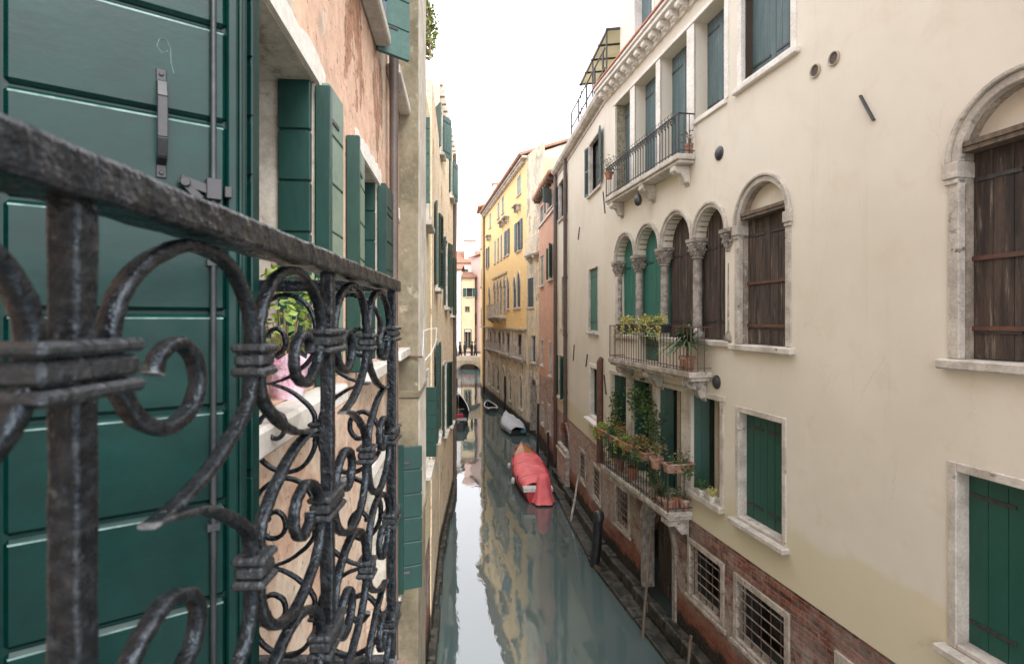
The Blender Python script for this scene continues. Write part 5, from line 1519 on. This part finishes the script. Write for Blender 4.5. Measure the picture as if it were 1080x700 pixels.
# ------------------------------------------------------------------ plants and pots
def thing(name, label, cat, mw, group=None):
    o = bpy.data.objects.new(name, None); col.objects.link(o); o.matrix_basis = mw
    return tag(o, label, cat, group)
def box_planter(mw, L, label, seed, leaf='leaf', n=140, hgt=.14, size=.05, dry=0, pot='terracotta', w=.17, h=.15, group='flower boxes on the balconies', trail=0):
    rg = random.Random(seed); o = thing('planter_box', label, 'planter', mw, group)
    mb = MB(); t = .014
    ring = lambda e, z: [(-L / 2 - e, -w / 2 - e, z), (L / 2 + e, -w / 2 - e, z), (L / 2 + e, w / 2 + e, z), (-L / 2 - e, w / 2 + e, z)]
    vs = ring(-.015, 0) + ring(0, h - .03) + ring(.012, h - .03) + ring(.012, h) + ring(-t, h) + ring(-t - .004, h * .7)
    fs = [(0, 1, 2, 3)]
    for j in range(5): fs += [(j * 4 + k, j * 4 + (k + 1) % 4, j * 4 + 4 + (k + 1) % 4, j * 4 + 4 + k) for k in range(4)]
    mb.add(vs, fs); mb.build('pot', M['terracotta_old' if pot == 'terracotta' and seed % 2 else pot], o, bevel=.004)
    MB().box(-L / 2 + t, L / 2 - t, -w / 2 + t, w / 2 - t, h * .6, h * .82).build('soil', M['soil'], o)
    if n:
        f = MB(); f.leaves(n, (0, 0, h + hgt * .35), (L * .5, w * .55, hgt * .6), size, rg)
        for _ in range(trail): 
            x = rg.uniform(-L * .5, L * .5); zz = h
            for k in range(9):
                zz -= rg.uniform(.0, .05); f.leaf(Vector((x + rg.uniform(-.04, .04), -w * .5 - rg.uniform(0, .06), zz)), size, rg)
        f.build('foliage', M[leaf], o)
    if dry:
        f = MB(); f.leaves(dry, (0, -.02, h + hgt * .5), (L * .5, w * .7, hgt), size * 1.1, rg)
        for _ in range(int(dry / 8)):
            x = rg.uniform(-L * .45, L * .45); f.tube([(x, 0, h * .8), (x + rg.uniform(-.1, .1), rg.uniform(-.1, .05), h + hgt * rg.uniform(.6, 1.7))], .004, 4)
        f.build('dry_foliage', M['leaf_dry'], o)
    return o
def pot_mesh(r, h):
    return MB().lathe([(r * .68, 0), (r * .95, h * .78), (r * 1.08, h * .78), (r * 1.10, h), (r * .95, h), (r * .9, h * .86), (.01, h * .84)], (0, 0, 0), 16)
def round_pot(mw, r, h, label, seed, kind='bush', leaf='leaf', n=80, size=.05, group='potted plants on the balconies', pot='terracotta', spread=1.0):
    rg = random.Random(seed); o = thing('potted_plant', label, 'plant', mw, group)
    pot_mesh(r, h).build('pot', M['terracotta_old' if pot == 'terracotta' and seed % 3 else pot], o, smooth=True)
    f = MB()
    if kind == 'bush':
        f.leaves(n, (0, 0, h + r * 1.0 * spread), (r * 1.35 * spread, r * 1.35 * spread, r * 1.3 * spread), size, rg)
        for _ in range(8): f.tube([(0, 0, h * .8), (rg.uniform(-r, r), rg.uniform(-r, r), h + r * 1.6 * spread)], .004, 4)
    else:
        for i in range(n):
            t = rg.uniform(0, 2 * math.pi); el = rg.uniform(.1, 1.45); L = size * rg.uniform(.7, 1.15)
            d = Vector((math.cos(t) * math.cos(el), math.sin(t) * math.cos(el), math.sin(el))); side = Vector((-math.sin(t), math.cos(t), 0))
            b0 = Vector((0, 0, h + (r * 1.2 if kind == 'tree' else 0) + rg.uniform(0, r * .6))); prev = None
            for k in range(6):
                s_ = k / 5; p = b0 + d * L * s_ + Vector((0, 0, -1)) * (L * .55 * s_ ** 2.2)
                wd = r * .20 * (1 - s_) ** .7 + .001
                cur = (p - side * wd, p + side * wd)
                if prev: f.add([prev[0], prev[1], cur[1], cur[0]], [(0, 1, 2, 3)])
                prev = cur
        if kind == 'tree': f.tube([(0, 0, h * .8), (0, 0, h + r * 1.6)], r * .16, 7)
    f.build('foliage', M[leaf], o)
    return o
def on(fr, u, y, z, rz=0): return fr.m @ T(u, y, z, rz)
# middle balcony
for i, (u, s) in enumerate(((2.55, 1), (3.45, 2), (4.05, 5))):
    box_planter(on(R1, u, -.49, 5.80), .80 if i < 2 else .5, ['dark box of yellow flowers at the far half of the arcade balcony', 'dark box of yellow flowers at the middle of the arcade balcony', 'short dark box of pale flowers beside the spiky plant'][i],
                30 + i, 'leaf_yellow', 420 if i < 2 else 200, .20, .05, 0, 'boat_dark', trail=10)
round_pot(on(R1, 4.62, -.27, 5.17), .135, .24, 'big spiky plant in a terracotta pot on the arcade balcony', 41, 'tree', 'leaf_dark', 150, .62)
# upper balcony plants
round_pot(on(R1, .95, -.30, 9.35), .10, .16, 'wiry geranium spilling over the far corner of the top balcony', 42, 'bush', 'leaf', 90, .05, spread=1.9)
round_pot(on(R1, 4.30, -.06, 8.92), .09, .2, 'scrubby plant against the pier at the near end of the top balcony', 43, 'bush', 'leaf_dry', 80, .05, spread=1.4)
# lower balcony
zr = 3.40
for i, (u, y, rz, L, lab, lf, n, dry) in enumerate((
    (1.15, -.52, 0, .55, 'terracotta box of lime sedum at the far end of the crowded lower balcony', 'leaf_lime', 160, 0),
    (1.80, -.52, 0, .62, 'terracotta box of low green sedum second from the far end of the lower balcony', 'leaf', 160, 10),
    (2.50, -.52, 0, .66, 'terracotta box with sprouting green tufts at the middle of the lower balcony', 'leaf_lime', 120, 30),
    (3.25, -.50, 0, .66, 'terracotta box overgrown with dry brown stems on the lower balcony rail', 'leaf', 60, 260),
    (1.02, -.18, R(90), .55, 'terracotta box on the far side rail of the lower balcony', 'leaf_lime', 80, 30),
    (4.36, -.30, R(90), .50, 'terracotta box on the near side rail of the lower balcony', 'leaf', 60, 14))):
    box_planter(on(R1, u, y, zr - .02, rz), L, lab, 60 + i, lf, int(n * 1.6), .14 if n > 100 else .18, .06, int(dry * 1.5), w=.19, h=.16, trail=10)
round_pot(on(R1, 3.92, -.50, zr - .06), .12, .2, 'round terracotta pot of dry flowers hung on the lower balcony rail', 71, 'bush', 'leaf_dry', 130, .05, spread=1.3)
round_pot(on(R1, 3.55, -.36, 2.67), .12, .22, 'pink-brown pot standing behind the bars of the lower balcony', 72, 'bush', 'leaf', 60, .05)
round_pot(on(R1, 3.95, -.40, 2.67), .11, .18, 'green agave-like plant drooping through the bars of the lower balcony', 73, 'spike', 'leaf_dark', 46, .46)
for i, (u, y) in enumerate(((4.08, -.20), (4.22, -.42), (4.24, -.12))):
    round_pot(on(R1, u, y, 2.67), .10, .2, ['small terracotta pot against the wall on the near corner of the lower balcony', 'small terracotta pot at the outer near corner of the lower balcony', 'small terracotta pot tucked under the near side box'][i], 75 + i, 'bush', 'leaf', 24, .04)
round_pot(on(R1, 1.6, -.3, 2.67), .13, .3, 'bushy dark green plant on the floor at the far end of the lower balcony', 80, 'bush', 'leaf', 420, .07, spread=1.7)
round_pot(on(R1, 2.3, -.28, 2.67), .12, .26, 'pale leafy plant on the floor at the middle of the lower balcony', 81, 'bush', 'leaf', 260, .06, spread=1.5)
# climbers in front of the loggia
def climber(label, pts, n, rad, size, seed, leaf='leaf', stem='twig'):
    rg = random.Random(seed); o = thing('climbing_plant', label, 'plant', on(R1, pts[0][0], pts[0][1], pts[0][2]))
    b = Vector(pts[0]); pp = [Vector(p) - b for p in pts]
    MB().tube(pp, .012, 5).build('stem', M[stem], o)
    f = MB()
    for _ in range(n):
        i = rg.randrange(len(pp) - 1); t = rg.random(); c = pp[i].lerp(pp[i + 1], t)
        k = rad[i] * (1 - t) + rad[i + 1] * t
        f.leaf(c + Vector((rg.gauss(0, .5), rg.gauss(0, .35), rg.gauss(0, .5))) * k, size * rg.uniform(.6, 1.3), rg)
    f.build('foliage', M[leaf], o)
climber('dense green climber hanging in the second opening of the lower loggia', [(2.95, -.12, 2.75), (2.92, -.08, 3.5), (2.80, -.06, 4.1), (2.45, -.10, 4.40), (2.05, -.10, 4.35)], 1700, (.14, .22, .34, .36, .26), .085, 90)
climber('thin green climber in the far opening of the lower loggia', [(.75, -.15, 2.7), (.72, -.1, 3.3), (.85, -.05, 3.9), (.75, -.05, 4.3)], 620, (.24, .24, .20, .16), .08, 91)
# sill plants and the top-left creeper
round_pot(on(R1, 5.05, -.06, 3.06), .06, .10, 'little white-flowered plant on the sill of the open window', 92, 'bush', 'leaf_yellow', 70, .035, 'plants on window sills', 'stone_clean', 1.2)
round_pot(on(R1, 4.72, -.06, 3.06), .06, .11, 'small green plant on the sill of the open window', 93, 'bush', 'leaf', 90, .04, 'plants on window sills', 'stone_clean', 1.3)
rg = random.Random(94)
o = thing('roof_creeper', 'tuft of green creeper hanging from the eave past the grey pilaster', 'plant', T(-1.17, 7.6, 10.05))
f = MB(); f.leaves(520, (0, 0, 0), (.16, .3, .42), .07, rg); f.build('foliage', M['leaf_lime'], o)
f = MB()
for i in range(12): f.tube([(rg.uniform(-.05, .05), rg.uniform(-.2, .2), .3), (rg.uniform(-.1, .1), rg.uniform(-.2, .2), -.45)], .006, 4)
f.build('twig', M['twig'], o)
# pink-wrapped plant on the sill of the near window
Ys = 1.74; wx = LX(Ys) + .005
o = thing('potted_plant', 'leafy green plant in pink plastic wrap on the window sill by the railing', 'plant', T(wx - .01, Ys, GZ(-.242)), 'plants on window sills')
mb = MB(); nn = 20
for i, (r_, z) in enumerate(((.045, 0), (.055, .04), (.062, .09), (.078, .125), (.07, .14))):
    for k in range(nn):
        t = 2 * math.pi * k / nn; f_ = 1 + (.10 * math.sin(t * 7 + i) + .06 * math.sin(t * 3)) * (i / 4)
        mb.v.append((r_ * f_ * math.cos(t), r_ * f_ * math.sin(t), z + (.015 * math.sin(t * 5) if i > 2 else 0)))
for i in range(4):
    for k in range(nn):
        a_, b_ = i * nn + k, i * nn + (k + 1) % nn; mb.f.append((a_, b_, b_ + nn, a_ + nn)); mb.mi.append(0)
mb.f.append(tuple(range(nn))); mb.mi.append(0)
mb.build('wrap', M['pink_wrap'], o, smooth=True)
f = MB(); f.leaves(230, (0, 0, .28), (.14, .16, .14), .036, rg)
f.build('foliage', M['leaf_lime'], o)
f = MB()
for i in range(46):
    t = rg.uniform(0, 6.28); r_ = rg.uniform(.04, .13)
    f.tube([(0, 0, .10), (math.cos(t) * r_ * .6, math.sin(t) * r_ * .6, .17), (math.cos(t) * r_, math.sin(t) * r_, rg.uniform(.12, .30))], .0022, 4)
f.build('twig', M['twig'], o)
# iron bracket with a loop of wire on the left bank
o = thing('wire_bracket', 'rusty iron arm with a loop of white wire fixed by the grey pilaster', 'bracket', T(-.97, 4.74, GZ(-.30)))
MB().tube([(-.02, 0, 0), (.20, 0, -.005)], .009, 6).build('arm', M['rust'], o)
ptsw = [(.20, 0, .0), (.21, .9, .60), (.30, 1.0, .60)]
MB().tube([(.20, .0, 0), (.205, .02, .22), (.24, .1, .235), (.30, .15, .24)], .004, 5).tube([(.30, .15, .24), (.292, .15, .12), (.26, .12, .03), (.21, .05, -.04)], .004, 5).build('wire', M['white_paint'], o)
